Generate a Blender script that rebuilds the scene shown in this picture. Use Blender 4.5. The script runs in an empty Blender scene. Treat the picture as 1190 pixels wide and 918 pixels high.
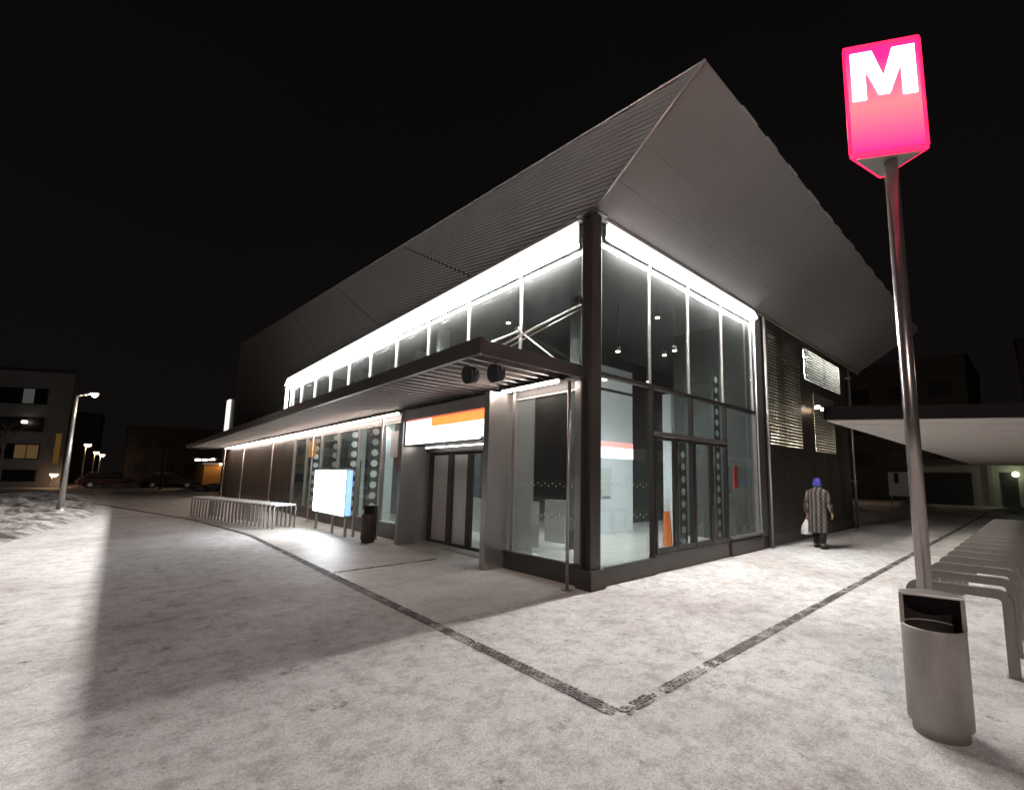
import bpy, bmesh, math, random
from mathutils import Vector, Matrix, noise
random.seed(7)
S = bpy.context.scene
COL = S.collection
R = math.radians

# ------------------------------------------------------------------ camera
cam_d = bpy.data.cameras.new('camera'); cam = bpy.data.objects.new('camera', cam_d); COL.objects.link(cam)
cam_d.sensor_fit = 'HORIZONTAL'; cam_d.sensor_width = 36.0
cam_d.lens = 532.0/1190.0*36.0
cam_d.shift_x = (595-651)/1190.0; cam_d.shift_y = (489-459)/1190.0
cam_d.clip_start = 0.05; cam_d.clip_end = 2000
cam.matrix_world = Matrix(((0.72039841, -0.09553208, -0.6869496, -5.12366888),
                           (-0.69340319, -0.07811341, -0.71630323, -4.65719869),
                           (0.01476996, 0.99235675, -0.12251502, 1.6),
                           (0, 0, 0, 1)))
S.camera = cam
S.render.engine = 'CYCLES'
S.cycles.max_bounces = 7; S.cycles.transparent_max_bounces = 24; S.cycles.diffuse_bounces = 3
S.cycles.glossy_bounces = 4; S.cycles.caustics_reflective = False; S.cycles.caustics_refractive = False
S.cycles.sample_clamp_indirect = 6.0
S.cycles.use_denoising = True
S.view_settings.view_transform = 'Standard'; S.view_settings.look = 'None'
S.view_settings.gamma = 1; S.view_settings.use_curve_mapping = False
S.view_settings.exposure = 0.3
# ------------------------------------------------------------------ night sky
W = bpy.data.worlds.new('World'); S.world = W; W.use_nodes = True
wn = W.node_tree; bg = wn.nodes['Background']; bg.inputs[1].default_value = 1.0
_tc = wn.nodes.new('ShaderNodeTexCoord'); _sx = wn.nodes.new('ShaderNodeSeparateXYZ'); wn.links.new(_tc.outputs['Generated'], _sx.inputs[0])
_n = wn.nodes.new('ShaderNodeTexNoise'); _n.inputs['Scale'].default_value = 1.6; _n.inputs['Detail'].default_value = 5; wn.links.new(_tc.outputs['Generated'], _n.inputs[0])
_m = wn.nodes.new('ShaderNodeMath'); _m.operation = 'MULTIPLY_ADD'; _m.inputs[1].default_value = .5; wn.links.new(_n.outputs['Fac'], _m.inputs[0]); wn.links.new(_sx.outputs['Z'], _m.inputs[2])
_r = wn.nodes.new('ShaderNodeValToRGB'); _r.color_ramp.elements[0].position = .15; _r.color_ramp.elements[0].color = (.0046, .0038, .0035, 1)   # faint town glow low down
_r.color_ramp.elements[1].position = 1.0; _r.color_ramp.elements[1].color = (.0022, .0020, .0021, 1)
wn.links.new(_m.outputs[0], _r.inputs[0]); wn.links.new(_r.outputs[0], bg.inputs[0])

# ------------------------------------------------------------------ materials
def newmat(name):
    m = bpy.data.materials.new(name); m.use_nodes = True
    nt = m.node_tree
    return m, nt, nt.nodes['Principled BSDF']
def mat(name, col, rough=0.6, metal=0.0, var=0.12, scale=6.0, bump=0.0, bscale=40.0, stretch=None, spec=0.5):
    m, nt, b = newmat(name)
    N = nt.nodes; L = nt.links
    tc = N.new('ShaderNodeTexCoord'); mp = N.new('ShaderNodeMapping'); L.new(tc.outputs['Object'], mp.inputs[0])
    if stretch: mp.inputs['Scale'].default_value = stretch
    n = N.new('ShaderNodeTexNoise'); n.inputs['Scale'].default_value = scale; n.inputs['Detail'].default_value = 6; L.new(mp.outputs[0], n.inputs[0])
    mx = N.new('ShaderNodeMix'); mx.data_type = 'RGBA'
    mx.inputs[6].default_value = tuple(c*(1-var) for c in col)+(1,); mx.inputs[7].default_value = tuple(min(1, c*(1+var)) for c in col)+(1,)
    L.new(n.outputs['Fac'], mx.inputs[0]); L.new(mx.outputs[2], b.inputs['Base Color'])
    mr = N.new('ShaderNodeMapRange'); mr.inputs[3].default_value = max(.02, rough*.8); mr.inputs[4].default_value = min(1, rough*1.25)
    L.new(n.outputs['Fac'], mr.inputs[0]); L.new(mr.outputs[0], b.inputs['Roughness'])
    b.inputs['Metallic'].default_value = metal; b.inputs['Specular IOR Level'].default_value = spec
    if bump:
        n2 = N.new('ShaderNodeTexNoise'); n2.inputs['Scale'].default_value = bscale; n2.inputs['Detail'].default_value = 4; L.new(mp.outputs[0], n2.inputs[0])
        bp = N.new('ShaderNodeBump'); bp.inputs['Strength'].default_value = bump; bp.inputs['Distance'].default_value = .01
        L.new(n2.outputs['Fac'], bp.inputs['Height']); L.new(bp.outputs[0], b.inputs['Normal'])
    return m
def emit(name, col, strength, base=(.8, .8, .8)):
    m, nt, b = newmat(name)
    b.inputs['Base Color'].default_value = base+(1,); b.inputs['Roughness'].default_value = .4
    b.inputs['Emission Color'].default_value = col+(1,); b.inputs['Emission Strength'].default_value = strength
    return m
def glass(name, tint=(.92, .945, .94), dirt=.035, rough=.02):
    m, nt, b = newmat(name); N = nt.nodes; L = nt.links
    N.remove(b); out = N['Material Output']
    t = N.new('ShaderNodeBsdfTransparent'); t.inputs[0].default_value = tint+(1,)
    g = N.new('ShaderNodeBsdfGlossy'); g.inputs['Roughness'].default_value = rough; g.inputs[0].default_value = (.9, .95, .93, 1)
    lw = N.new('ShaderNodeLayerWeight'); lw.inputs[0].default_value = .5
    pw = N.new('ShaderNodeMath'); pw.operation = 'POWER'; pw.inputs[1].default_value = 4.5; L.new(lw.outputs['Facing'], pw.inputs[0])
    f = N.new('ShaderNodeMath'); f.operation = 'MULTIPLY_ADD'; f.inputs[1].default_value = .80; f.inputs[2].default_value = .04; L.new(pw.outputs[0], f.inputs[0])
    d = N.new('ShaderNodeBsdfDiffuse'); d.inputs[0].default_value = (.66, .68, .67, 1)
    tc = N.new('ShaderNodeTexCoord'); mp = N.new('ShaderNodeMapping'); mp.inputs['Scale'].default_value = (1.2, 1.2, .5); L.new(tc.outputs['Object'], mp.inputs[0])
    n = N.new('ShaderNodeTexNoise'); n.inputs['Scale'].default_value = 2.5; n.inputs['Detail'].default_value = 5; L.new(mp.outputs[0], n.inputs[0])
    mr = N.new('ShaderNodeMapRange'); mr.inputs[1].default_value = .35; mr.inputs[2].default_value = .7; mr.inputs[3].default_value = dirt*.7; mr.inputs[4].default_value = dirt*1.15
    L.new(n.outputs['Fac'], mr.inputs[0])
    m1 = N.new('ShaderNodeMixShader'); L.new(f.outputs[0], m1.inputs[0]); L.new(t.outputs[0], m1.inputs[1]); L.new(g.outputs[0], m1.inputs[2])
    m2 = N.new('ShaderNodeMixShader'); L.new(mr.outputs[0], m2.inputs[0]); L.new(m1.outputs[0], m2.inputs[1]); L.new(d.outputs[0], m2.inputs[2])
    L.new(m2.outputs[0], out.inputs[0])
    return m

M = {}
M['dark_steel'] = mat('dark_steel', (.055, .05, .046), .42, .35, .2, 5)
M['column_steel'] = mat('column_steel', (.075, .07, .066), .38, .45, .2, 4)
M['plinth'] = mat('plinth', (.075, .065, .058), .35, .3, .25, 5, .15, 30)
M['galv'] = mat('galvanised_steel', (.42, .41, .39), .35, .75, .2, 9)
M['bright_steel'] = mat('bright_steel', (.62, .60, .57), .30, .7, .1, 9)
M['stainless'] = mat('brushed_stainless', (.47, .46, .445), .33, .78, .22, 2.2, .03, 25, (1, 1, .35))
M['door_sheen'] = mat('door_leaf_sheen', (.56, .55, .53), .36, .5, .12, 2, .03, 22, (2, 2, .3))  # steel look painted in for reflections on the glass leaves
M['slat'] = mat('louvre_aluminium', (.37, .37, .36), .55, .2, .18, 1.2)
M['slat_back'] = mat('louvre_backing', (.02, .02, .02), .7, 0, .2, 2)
M['soffit'] = mat('soffit_panel', (.225, .22, .215), .72, .0, .12, .9, .05, 8)
M['roof'] = mat('roof_sheet', (.10, .10, .10), .6, .2, .2, 3)
M['trim'] = mat('roof_trim', (.50, .48, .46), .35, .5, .12, 6)
M['wall'] = mat('dark_metal_wall', (.062, .054, .046), .42, .3, .28, 1.6, .1, 12, (1, 1, .4))
M['wall_refl'] = mat('bronze_panel', (.07, .064, .06), .30, .15, .3, 1.5, .1, 6, (3, 3, .4))
M['canopy'] = mat('canopy_steel', (.085, .082, .08), .40, .35, .15, 4)
M['canopy_slat'] = mat('canopy_slat', (.34, .33, .32), .4, .5, .15, 4)
M['black'] = mat('black_rubber', (.015, .015, .016), .5, 0, .2, 8)
M['glass'] = glass('window_glass')
M['glass_up'] = glass('upper_window_glass', (.76, .785, .775), .026)
M['int_dark'] = mat('interior_dark_green', (.050, .056, .053), .35, 0, .35, 1.2, 0, 10, (2, 2, .3))
M['int_wall'] = mat('interior_grey_wall', (.55, .60, .58), .35, 0, .1, 1.5)
M['int_white'] = mat('interior_white_panel', (.74, .80, .82), .25, 0, .05, 2)
M['int_floor'] = mat('interior_floor', (.52, .52, .49), .22, 0, .12, 3)
M['int_ceil'] = mat('interior_ceiling', (.10, .11, .105), .5, 0, .2, 3)
M['perf'] = mat('perforated_column_steel', (.05, .055, .052), .4, .3, .2, 5)
M['disc'] = mat('pale_disc', (.66, .70, .68), .3, .2, .1, 20)
M['bin'] = mat('bin_steel', (.40, .37, .34), .45, .35, .38, 5, .12, 24, (1.6, 1.6, .6))
M['bin_in'] = mat('bin_inside', (.03, .025, .022), .7, 0, .3, 20)
M['rack'] = mat('rack_steel', (.24, .225, .205), .4, .55, .15, 14)
M['pole'] = mat('pole_steel', (.40, .355, .335), .24, .88, .03, 1.5)
M['shelter_dark'] = mat('shelter_fascia', (.014, .013, .013), .85, 0, .2, 3, spec=.15)
M['shelter_white'] = mat('shelter_soffit', (.82, .76, .71), .5, 0, .10, 1.3)
M['plaster'] = mat('dark_plaster', (.36, .35, .34), .85, 0, .15, .8)
M['plaster2'] = mat('brown_plaster', (.09, .078, .068), .85, 0, .2, .8)
M['win_dark'] = mat('unlit_window', (.012, .013, .014), .5, 0, .2, 3)
M['orange_paint'] = mat('orange_paint', (.80, .20, .04), .4, 0, .08, 8)
M['white_paint'] = mat('white_paint', (.78, .78, .76), .4, 0, .06, 8)
M['red_paint'] = mat('red_paint', (.55, .05, .025), .35, 0, .1, 8)
M['ochre'] = mat('ochre_render', (.38, .20, .05), .8, 0, .2, 2)
M['bark'] = mat('bark', (.06, .045, .035), .9, 0, .3, 12, .5, 30)
M['concrete'] = mat('concrete', (.3, .29, .27), .85, 0, .15, 3, .2, 20)

# lights (lamps and lit signs; the sodium one also serves the unseen fill lamps)
E_EAVE = emit('eave_tube', (1.0, .965, .93), 265)
E_CAN = emit('canopy_tube', (1.0, .82, .73), 50)
E_AD = emit('lightbox_face', (.88, .94, 1.0), 13)
E_AD_BLUE = emit('lightbox_blue', (.20, .48, 1.0), 1.15)
E_SIGN_W = emit('sign_white', (.93, .96, 1.0), 2.6)
E_SIGN_W2 = emit('sign_white_dim', (.93, .96, 1.0), 1.5)
E_SIGN_O = emit('sign_orange', (1.0, .27, .02), 1.25)
E_SIGN_R = emit('sign_red', (1.0, .09, .02), .95)
E_SIGN_B = emit('sign_blue', (.05, .16, .45), .6)
E_WARM = emit('warm_tube', (1.0, .80, .55), 230)
E_COOL = emit('cool_tube', (1.0, .95, .80), 800)
E_SODIUM = emit('sodium_lamp', (1.0, .62, .36), 14)
E_SPOT = emit('downlight_lens', (1.0, .93, .82), 14)
E_SPOT_W = emit('warm_downlight_lens', (1.0, .74, .42), 14)

E_M = emit('metro_sign_letter', (1.0, .97, .98), 3.2)

def metro_red():
    m, nt, b = newmat('metro_sign_red'); N = nt.nodes; L = nt.links
    tc = N.new('ShaderNodeTexCoord')
    g = N.new('ShaderNodeVectorMath'); g.operation = 'DISTANCE'; g.inputs[1].default_value = (0, 0, .42)
    mp = N.new('ShaderNodeMapping'); mp.inputs['Scale'].default_value = (0.0, 0.0, 1.0); L.new(tc.outputs['Object'], mp.inputs[0]); L.new(mp.outputs[0], g.inputs[0])
    # emission painted more orange around mid-height, pinker towards both ends
    cr = N.new('ShaderNodeValToRGB'); cr.color_ramp.elements[0].position = 0; cr.color_ramp.elements[0].color = (1.0, .060, .065, 1)
    cr.color_ramp.elements[1].position = .42; cr.color_ramp.elements[1].color = (1.0, .005, .068, 1)
    L.new(g.outputs['Value'], cr.inputs[0]); L.new(cr.outputs[0], b.inputs['Emission Color'])
    b.inputs['Emission Strength'].default_value = 4.0
    b.inputs['Base Color'].default_value = (.6, .02, .05, 1); b.inputs['Roughness'].default_value = .25
    return m
M['metro_red'] = metro_red()
M['metro_edge'] = emit('metro_sign_edge', (1.0, .010, .075), 2.2, (.5, .01, .03))

def snow_ground():
    m, nt, b = newmat('trodden_snow'); N = nt.nodes; L = nt.links
    tc = N.new('ShaderNodeTexCoord')
    def nz(scale, det=6, rough=.6, st=None, dist=0):
        n = N.new('ShaderNodeTexNoise'); n.inputs['Scale'].default_value = scale; n.inputs['Detail'].default_value = det; n.inputs['Roughness'].default_value = rough
        n.inputs['Distortion'].default_value = dist
        if st:
            mp = N.new('ShaderNodeMapping'); mp.inputs['Scale'].default_value = st; L.new(tc.outputs['Object'], mp.inputs[0]); L.new(mp.outputs[0], n.inputs[0])
        else: L.new(tc.outputs['Object'], n.inputs[0])
        return n
    def mr(src, a, bb, c, d):
        r = N.new('ShaderNodeMapRange'); r.inputs[1].default_value = a; r.inputs[2].default_value = bb; r.inputs[3].default_value = c; r.inputs[4].default_value = d
        L.new(src, r.inputs[0]); return r
    grain = nz(4.6, 13, .90, None, .0); grain.inputs['Lacunarity'].default_value = 2.2
    fine = nz(60, 9, .85); big = nz(.33, 6, .62); patch = nz(1.1, 8, .72, (1.0, .8, 1)); spot = nz(2.7, 9, .74, (1.1, .9, 1))
    def mixc(fac, A, Bc, mode='MIX'):
        m_ = N.new('ShaderNodeMix'); m_.data_type = 'RGBA'; m_.blend_type = mode; L.new(fac, m_.inputs[0])
        if isinstance(A, tuple): m_.inputs[6].default_value = A
        else: L.new(A, m_.inputs[6])
        if isinstance(Bc, tuple): m_.inputs[7].default_value = Bc
        else: L.new(Bc, m_.inputs[7])
        return m_.outputs[2]
    c = mixc(mr(grain.outputs['Fac'], .41, .53, 0, 1).outputs[0], (.50, .47, .455, 1), (.93, .915, .905, 1))
    c = mixc(mr(fine.outputs['Fac'], .40, .50, .85, 0).outputs[0], c, (.40, .37, .355, 1))
    # worn, greyer areas of packed ice and grit; scuffs where the snow is trodden through
    c = mixc(mr(big.outputs['Fac'], .48, .62, 0, .9).outputs[0], c, (.74, .70, .68, 1), 'MULTIPLY')
    c = mixc(mr(patch.outputs['Fac'], .57, .67, 0, .7).outputs[0], c, (.66, .62, .60, 1), 'MULTIPLY')
    c = mixc(mr(spot.outputs["Fac"], .60, .68, 0, .9).outputs[0], c, (.30, .27, .26, 1), 'MULTIPLY')
    L.new(c, b.inputs['Base Color'])
    b.inputs['Roughness'].default_value = .6; b.inputs['Specular IOR Level'].default_value = .3
    bp = N.new('ShaderNodeBump'); bp.inputs['Strength'].default_value = .7; bp.inputs['Distance'].default_value = .03
    ad = N.new('ShaderNodeMath'); ad.operation = 'MULTIPLY_ADD'; ad.inputs[1].default_value = .35; L.new(fine.outputs['Fac'], ad.inputs[0]); L.new(grain.outputs['Fac'], ad.inputs[2])
    L.new(ad.outputs[0], bp.inputs['Height']); L.new(bp.outputs[0], b.inputs['Normal'])
    return m
M['snow'] = snow_ground()
def paving():
    m, nt, b = newmat('snow_dusted_paving'); N = nt.nodes; L = nt.links
    tc = N.new('ShaderNodeTexCoord')
    br = N.new('ShaderNodeTexBrick'); br.inputs['Scale'].default_value = 1.0; br.inputs['Mortar Size'].default_value = .008
    br.inputs['Brick Width'].default_value = .6; br.inputs['Row Height'].default_value = .4; br.offset = .5
    br.inputs['Color1'].default_value = (.50, .465, .42, 1); br.inputs['Color2'].default_value = (.44, .41, .37, 1); br.inputs['Mortar'].default_value = (.33, .31, .28, 1)
    L.new(tc.outputs['Object'], br.inputs[0])
    n = N.new('ShaderNodeTexNoise'); n.inputs['Scale'].default_value = 1.3; n.inputs['Detail'].default_value = 8; n.inputs['Roughness'].default_value = .7; L.new(tc.outputs['Object'], n.inputs[0])
    n2 = N.new('ShaderNodeTexNoise'); n2.inputs['Scale'].default_value = 22; n2.inputs['Detail'].default_value = 6; n2.inputs['Roughness'].default_value = .7; L.new(tc.outputs['Object'], n2.inputs[0])
    r = N.new('ShaderNodeMapRange'); r.inputs[1].default_value = .42; r.inputs[2].default_value = .58; r.inputs[3].default_value = .25; r.inputs[4].default_value = .9; L.new(n.outputs['Fac'], r.inputs[0])
    r2 = N.new('ShaderNodeMapRange'); r2.inputs[1].default_value = .35; r2.inputs[2].default_value = .6; L.new(n2.outputs['Fac'], r2.inputs[0])
    mu = N.new('ShaderNodeMath'); mu.operation = 'MULTIPLY'; L.new(r.outputs[0], mu.inputs[0]); L.new(r2.outputs[0], mu.inputs[1])
    mx = N.new('ShaderNodeMix'); mx.data_type = 'RGBA'; mx.inputs[7].default_value = (.76, .73, .69, 1); L.new(mu.outputs[0], mx.inputs[0]); L.new(br.outputs[0], mx.inputs[6])
    L.new(mx.outputs[2], b.inputs['Base Color']); b.inputs['Roughness'].default_value = .5
    bp = N.new('ShaderNodeBump'); bp.inputs['Strength'].default_value = .35; bp.inputs['Distance'].default_value = .01; L.new(n2.outputs['Fac'], bp.inputs['Height']); L.new(bp.outputs[0], b.inputs['Normal'])
    return m
M['paving'] = paving()
def dusted(name, col, lo, hi):
    m = mat(name, col, .6, 0, .35, 18, .5, 60); nt = m.node_tree; N = nt.nodes; L = nt.links; b = N['Principled BSDF']
    src = b.inputs['Base Color'].links[0].from_socket
    tc = N.new('ShaderNodeTexCoord'); n = N.new('ShaderNodeTexNoise'); n.inputs['Scale'].default_value = 4.5; n.inputs['Detail'].default_value = 9; n.inputs['Roughness'].default_value = .75; L.new(tc.outputs['Object'], n.inputs[0])
    sx = N.new('ShaderNodeSeparateXYZ'); L.new(tc.outputs['Object'], sx.inputs[0])
    r = N.new('ShaderNodeMapRange'); r.inputs[1].default_value = lo; r.inputs[2].default_value = hi; r.inputs[4].default_value = .8; L.new(n.outputs['Fac'], r.inputs[0])
    mx = N.new('ShaderNodeMix'); mx.data_type = 'RGBA'; mx.inputs[7].default_value = (.70, .67, .64, 1); L.new(r.outputs[0], mx.inputs[0]); L.new(src, mx.inputs[6]); L.new(mx.outputs[2], b.inputs['Base Color'])
    return m
M['sett'] = dusted('dark_granite_sett', (.085, .075, .07), .47, .66)
def bank_mat():
    m, nt, b = newmat('ploughed_snow'); N = nt.nodes; L = nt.links
    tc = N.new('ShaderNodeTexCoord'); n = N.new('ShaderNodeTexNoise'); n.inputs['Scale'].default_value = 1.7; n.inputs['Detail'].default_value = 8; n.inputs['Roughness'].default_value = .75; L.new(tc.outputs['Object'], n.inputs[0])
    cr = N.new('ShaderNodeValToRGB'); cr.color_ramp.elements[0].position = .40; cr.color_ramp.elements[0].color = (.07, .06, .05, 1); cr.color_ramp.elements[1].position = .60; cr.color_ramp.elements[1].color = (.72, .70, .68, 1)
    L.new(n.outputs['Fac'], cr.inputs[0]); L.new(cr.outputs[0], b.inputs['Base Color']); b.inputs['Roughness'].default_value = .7
    return m
M['bank'] = bank_mat()

# ------------------------------------------------------------------ mesh helpers
class MB:
    def __init__(s): s.v = []; s.f = []; s.smooth = set()
    def quad(s, *p):
        i = len(s.v); s.v += [tuple(q) for q in p]; s.f.append(tuple(range(i, i+len(p)))); return s
    def box(s, x0, y0, z0, x1, y1, z1):
        i = len(s.v)
        s.v += [(x, y, z) for z in (z0, z1) for y in (y0, y1) for x in (x0, x1)]
        for f in ((0, 2, 3, 1), (4, 5, 7, 6), (0, 1, 5, 4), (2, 6, 7, 3), (0, 4, 6, 2), (1, 3, 7, 5)): s.f.append(tuple(i+k for k in f))
        return s
    def prism(s, pts, d):
        n = len(pts); i = len(s.v); d = Vector(d)
        s.v += [tuple(p) for p in pts] + [tuple(Vector(p)+d) for p in pts]
        s.f.append(tuple(i+k for k in range(n))[::-1]); s.f.append(tuple(i+n+k for k in range(n)))
        for k in range(n): s.f.append((i+k, i+(k+1) % n, i+n+(k+1) % n, i+n+k))
        return s
    def tube(s, a, b, r, r2=None, n=14, cap=True):
        a = Vector(a); b = Vector(b); r2 = r if r2 is None else r2
        d = (b-a).normalized(); u = d.orthogonal().normalized(); w = d.cross(u); i = len(s.v)
        for p, rr in ((a, r), (b, r2)):
            for k in range(n):
                t = 2*math.pi*k/n; s.v.append(tuple(p+u*math.cos(t)*rr+w*math.sin(t)*rr))
        for k in range(n):
            s.smooth.add(len(s.f)); s.f.append((i+k, i+(k+1) % n, i+n+(k+1) % n, i+n+k))
        if cap: s.f.append(tuple(i+k for k in range(n))[::-1]); s.f.append(tuple(i+n+k for k in range(n)))
        return s
    def bar(s, a, b, w, h, up=(0, 0, 1)):
        a = Vector(a); b = Vector(b); d = (b-a).normalized(); up = Vector(up)
        sx = d.cross(up).normalized()*w/2; sz = sx.cross(d).normalized()*h/2; i = len(s.v)
        for p in (a, b):
            for q in (-sx-sz, sx-sz, sx+sz, -sx+sz): s.v.append(tuple(p+q))
        for f in ((3, 2, 1, 0), (4, 5, 6, 7), (0, 1, 5, 4), (1, 2, 6, 5), (2, 3, 7, 6), (3, 0, 4, 7)): s.f.append(tuple(i+k for k in f))
        return s
    def path(s, pts, w, h, up):
        """flat bar following a polyline; w across `up`-side, h along path normal"""
        pts = [Vector(p) for p in pts]; up = Vector(up).normalized(); i = len(s.v); n = len(pts)
        for k, p in enumerate(pts):
            t = (pts[min(k+1, n-1)]-pts[max(k-1, 0)]).normalized(); nn = up.cross(t).normalized()
            for q in (-up*w/2-nn*h/2, up*w/2-nn*h/2, up*w/2+nn*h/2, -up*w/2+nn*h/2): s.v.append(tuple(p+q))
        for k in range(n-1):
            a = i+4*k
            for e in range(4): s.f.append((a+e, a+(e+1) % 4, a+4+(e+1) % 4, a+4+e))
        s.f.append((i+3, i+2, i+1, i)); a = i+4*(n-1); s.f.append((a, a+1, a+2, a+3))
        return s
    def lathe(s, prof, c=(0, 0, 0), n=32, a0=0, a1=2*math.pi, cap=False):
        i = len(s.v); full = abs(a1-a0-2*math.pi) < 1e-6; m = n if full else n+1
        for r, z in prof:
            for k in range(m):
                t = a0+(a1-a0)*k/n; s.v.append((c[0]+r*math.cos(t), c[1]+r*math.sin(t), c[2]+z))
        for j in range(len(prof)-1):
            for k in range(n):
                k2 = (k+1) % m if full else k+1
                s.smooth.add(len(s.f)); s.f.append((i+j*m+k, i+j*m+k2, i+(j+1)*m+k2, i+(j+1)*m+k))
        return s
    def build(s, name, m, parent=None, bevel=0, seg=2, matrix=None):
        me = bpy.data.meshes.new(name); me.from_pydata(s.v, [], s.f)
        bm = bmesh.new(); bm.from_mesh(me)
        for k in s.smooth: pass
        bm.faces.ensure_lookup_table()
        for k in s.smooth: bm.faces[k].smooth = True
        bmesh.ops.recalc_face_normals(bm, faces=bm.faces); bm.to_mesh(me); bm.free()
        me.materials.append(m); me.update()
        o = bpy.data.objects.new(name, me); COL.objects.link(o)
        if parent: o.parent = parent
        if matrix is not None: o.matrix_local = matrix
        if bevel:
            b = o.modifiers.new('bevel', 'BEVEL'); b.width = bevel; b.segments = seg; b.limit_method = 'ANGLE'; b.angle_limit = R(40)
        return o
def box(*a): return MB().box(*a)
def tube(*a, **k): return MB().tube(*a, **k)
def thing(name, label, cat, loc=(0, 0, 0), rz=0, group=None):
    o = bpy.data.objects.new(name, None); COL.objects.link(o); o.location = loc; o.rotation_euler = (0, 0, rz)
    o.empty_display_size = .2
    tag(o, label, cat, group); return o
def tag(o, label, cat, group=None):
    o['label'] = label; o['category'] = cat
    if group: o['group'] = group
    return o
def structure(o, kind='structure'): o['kind'] = kind; return o
def copy_tree(o, parent=None):
    c = o.copy(); COL.objects.link(c); c.parent = parent
    for ch in list(o.children): copy_tree(ch, c)
    return c
I4 = Matrix.Identity(4)

# ------------------------------------------------------------------ ground
g = MB().quad((-400, -200, 0), (600, -200, 0), (600, 800, 0), (-400, 800, 0))
structure(g.build('ground', M['snow']))
pv = MB()
pv.quad((-2.46, 0, .004), (0.4, 0, .004), (.4, 10, .004), (-2.46, 10, .004))
pv.quad((-2.46, 10, .004), (.4, 10, .004), (.4, 34, .004), (-7.2, 34, .004), (-3.1, 15, .004))
structure(pv.build('pavement', M['paving']))
# drainage channel of small dark granite setts round the station forecourt
path = [(-2.50, 34.0, -7.35), ]
ch = MB(); bs = MB()
def setts(a, b, w=.17, gaps=(), rows=4):
    a = Vector(a); b = Vector(b); L = (b-a).length; d = (b-a)/L; nrm = Vector((-d.y, d.x, 0)); step = .052
    n = int(L/step)
    for k in range(n):
        t = k*step
        if (a+d*t).y > 12 and k % 3: continue
        lg = 3 if (a+d*t).y > 12 else 1
        cm = noise.noise(Vector(((a+d*t).x*5, (a+d*t).y*5, 1)))*.8
        for g0, g1, st in gaps:
            if g0 < t < g1: cm += st
        if cm < .42:
            p = a+d*t; w1 = w*.5*random.uniform(.80, 1.08); w2 = w*.5*random.uniform(.80, 1.08); stp = step*(lg if lg > 1 else 1)
            bs.quad((p.x-nrm.x*w1, p.y-nrm.y*w1, .0045), (p.x+d.x*stp-nrm.x*w1, p.y+d.y*stp-nrm.y*w1, .0045), (p.x+d.x*stp+nrm.x*w2, p.y+d.y*stp+nrm.y*w2, .0045), (p.x+nrm.x*w2, p.y+nrm.y*w2, .0045))
        for row in range(rows):
            off = (row-(rows-1)/2)*w/rows
            c = a+d*(t+random.uniform(-.006, .006)+(.5*step if row % 2 else 0))+nrm*(off+random.uniform(-.003, .003))
            e = abs(off)/(w/2)
            cov = noise.noise(Vector((c.x*5, c.y*5, 1)))*.8+noise.noise(Vector((c.x*17, c.y*17, 3)))*.7+e*.35
            for g0, g1, st in gaps:
                if g0 < t < g1: cov += st
            if cov > .80: continue
            s1 = step*.86*lg/2; s2 = w/rows*.42
            q = []
            for k2 in range(7):
                an = 2*math.pi*k2/7+.3; q.append(c+d*s1*math.cos(an)*random.uniform(.9, 1.15)+nrm*s2*math.sin(an)*random.uniform(.9, 1.15))
            ch.prism([(p.x, p.y, .005) for p in q], (0, 0, random.uniform(.002, .006)))
setts((-2.50, -2.50, 0), (-2.50, 9.6, 0), .125, ((.1, .9, .05),))
setts((-2.50, 9.6, 0), (-3.15, 15.2, 0), .125)
setts((-3.15, 15.2, 0), (-7.2, 34, 0), .125)
setts((-2.44, -2.54, 0), (30, -2.54, 0), .115, ((.0, .12, .3), (.22, .45, .8), (.95, 1.15, .35), (1.15, 30, .12)))
setts((-2.4, 3.46, 0), (-.5, 3.52, 0), .09, (), 2)
structure(ch.build('drain_channel', M['sett']))
structure(bs.build('channel_bed', dusted('channel_bed', (.11, .10, .09), .44, .60)))
# snow ridge and rubble thrown up left of the lane
bk = bmesh.new(); nx, ny = 46, 120
vs = []
for j in range(ny+1):
    y = 6.5+j*(40-6.5)/ny; xe = -7.3+(y-6.5)*.145 if y < 19 else -5.49-(y-19)*.02
    row = []
    for i in range(nx+1):
        u = i/nx; x = xe-.0-u*18
        d = (xe-x)
        h = .34*(1-math.exp(-d*1.6))*min(1, (y-6.5)/3)*min(1, (40-y)/5)
        h *= .75+.55*noise.noise(Vector((x*.9, y*.9, 0)))
        h += (.16*noise.noise(Vector((x*2.6, y*2.6, 5)))+.09*noise.noise(Vector((x*6.5, y*6.5, 9))))*min(1, d*1.3)
        if i == 0: h = -.03
        row.append(bk.verts.new((x, y, max(h, -.03))))
    vs.append(row)
for j in range(ny):
    for i in range(nx): bk.faces.new((vs[j][i], vs[j+1][i], vs[j+1][i+1], vs[j][i+1]))
me = bpy.data.meshes.new('snow_bank'); bk.to_mesh(me); bk.free(); me.materials.append(M['bank'])
o = bpy.data.objects.new('snow_bank', me); COL.objects.link(o); structure(o)
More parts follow.
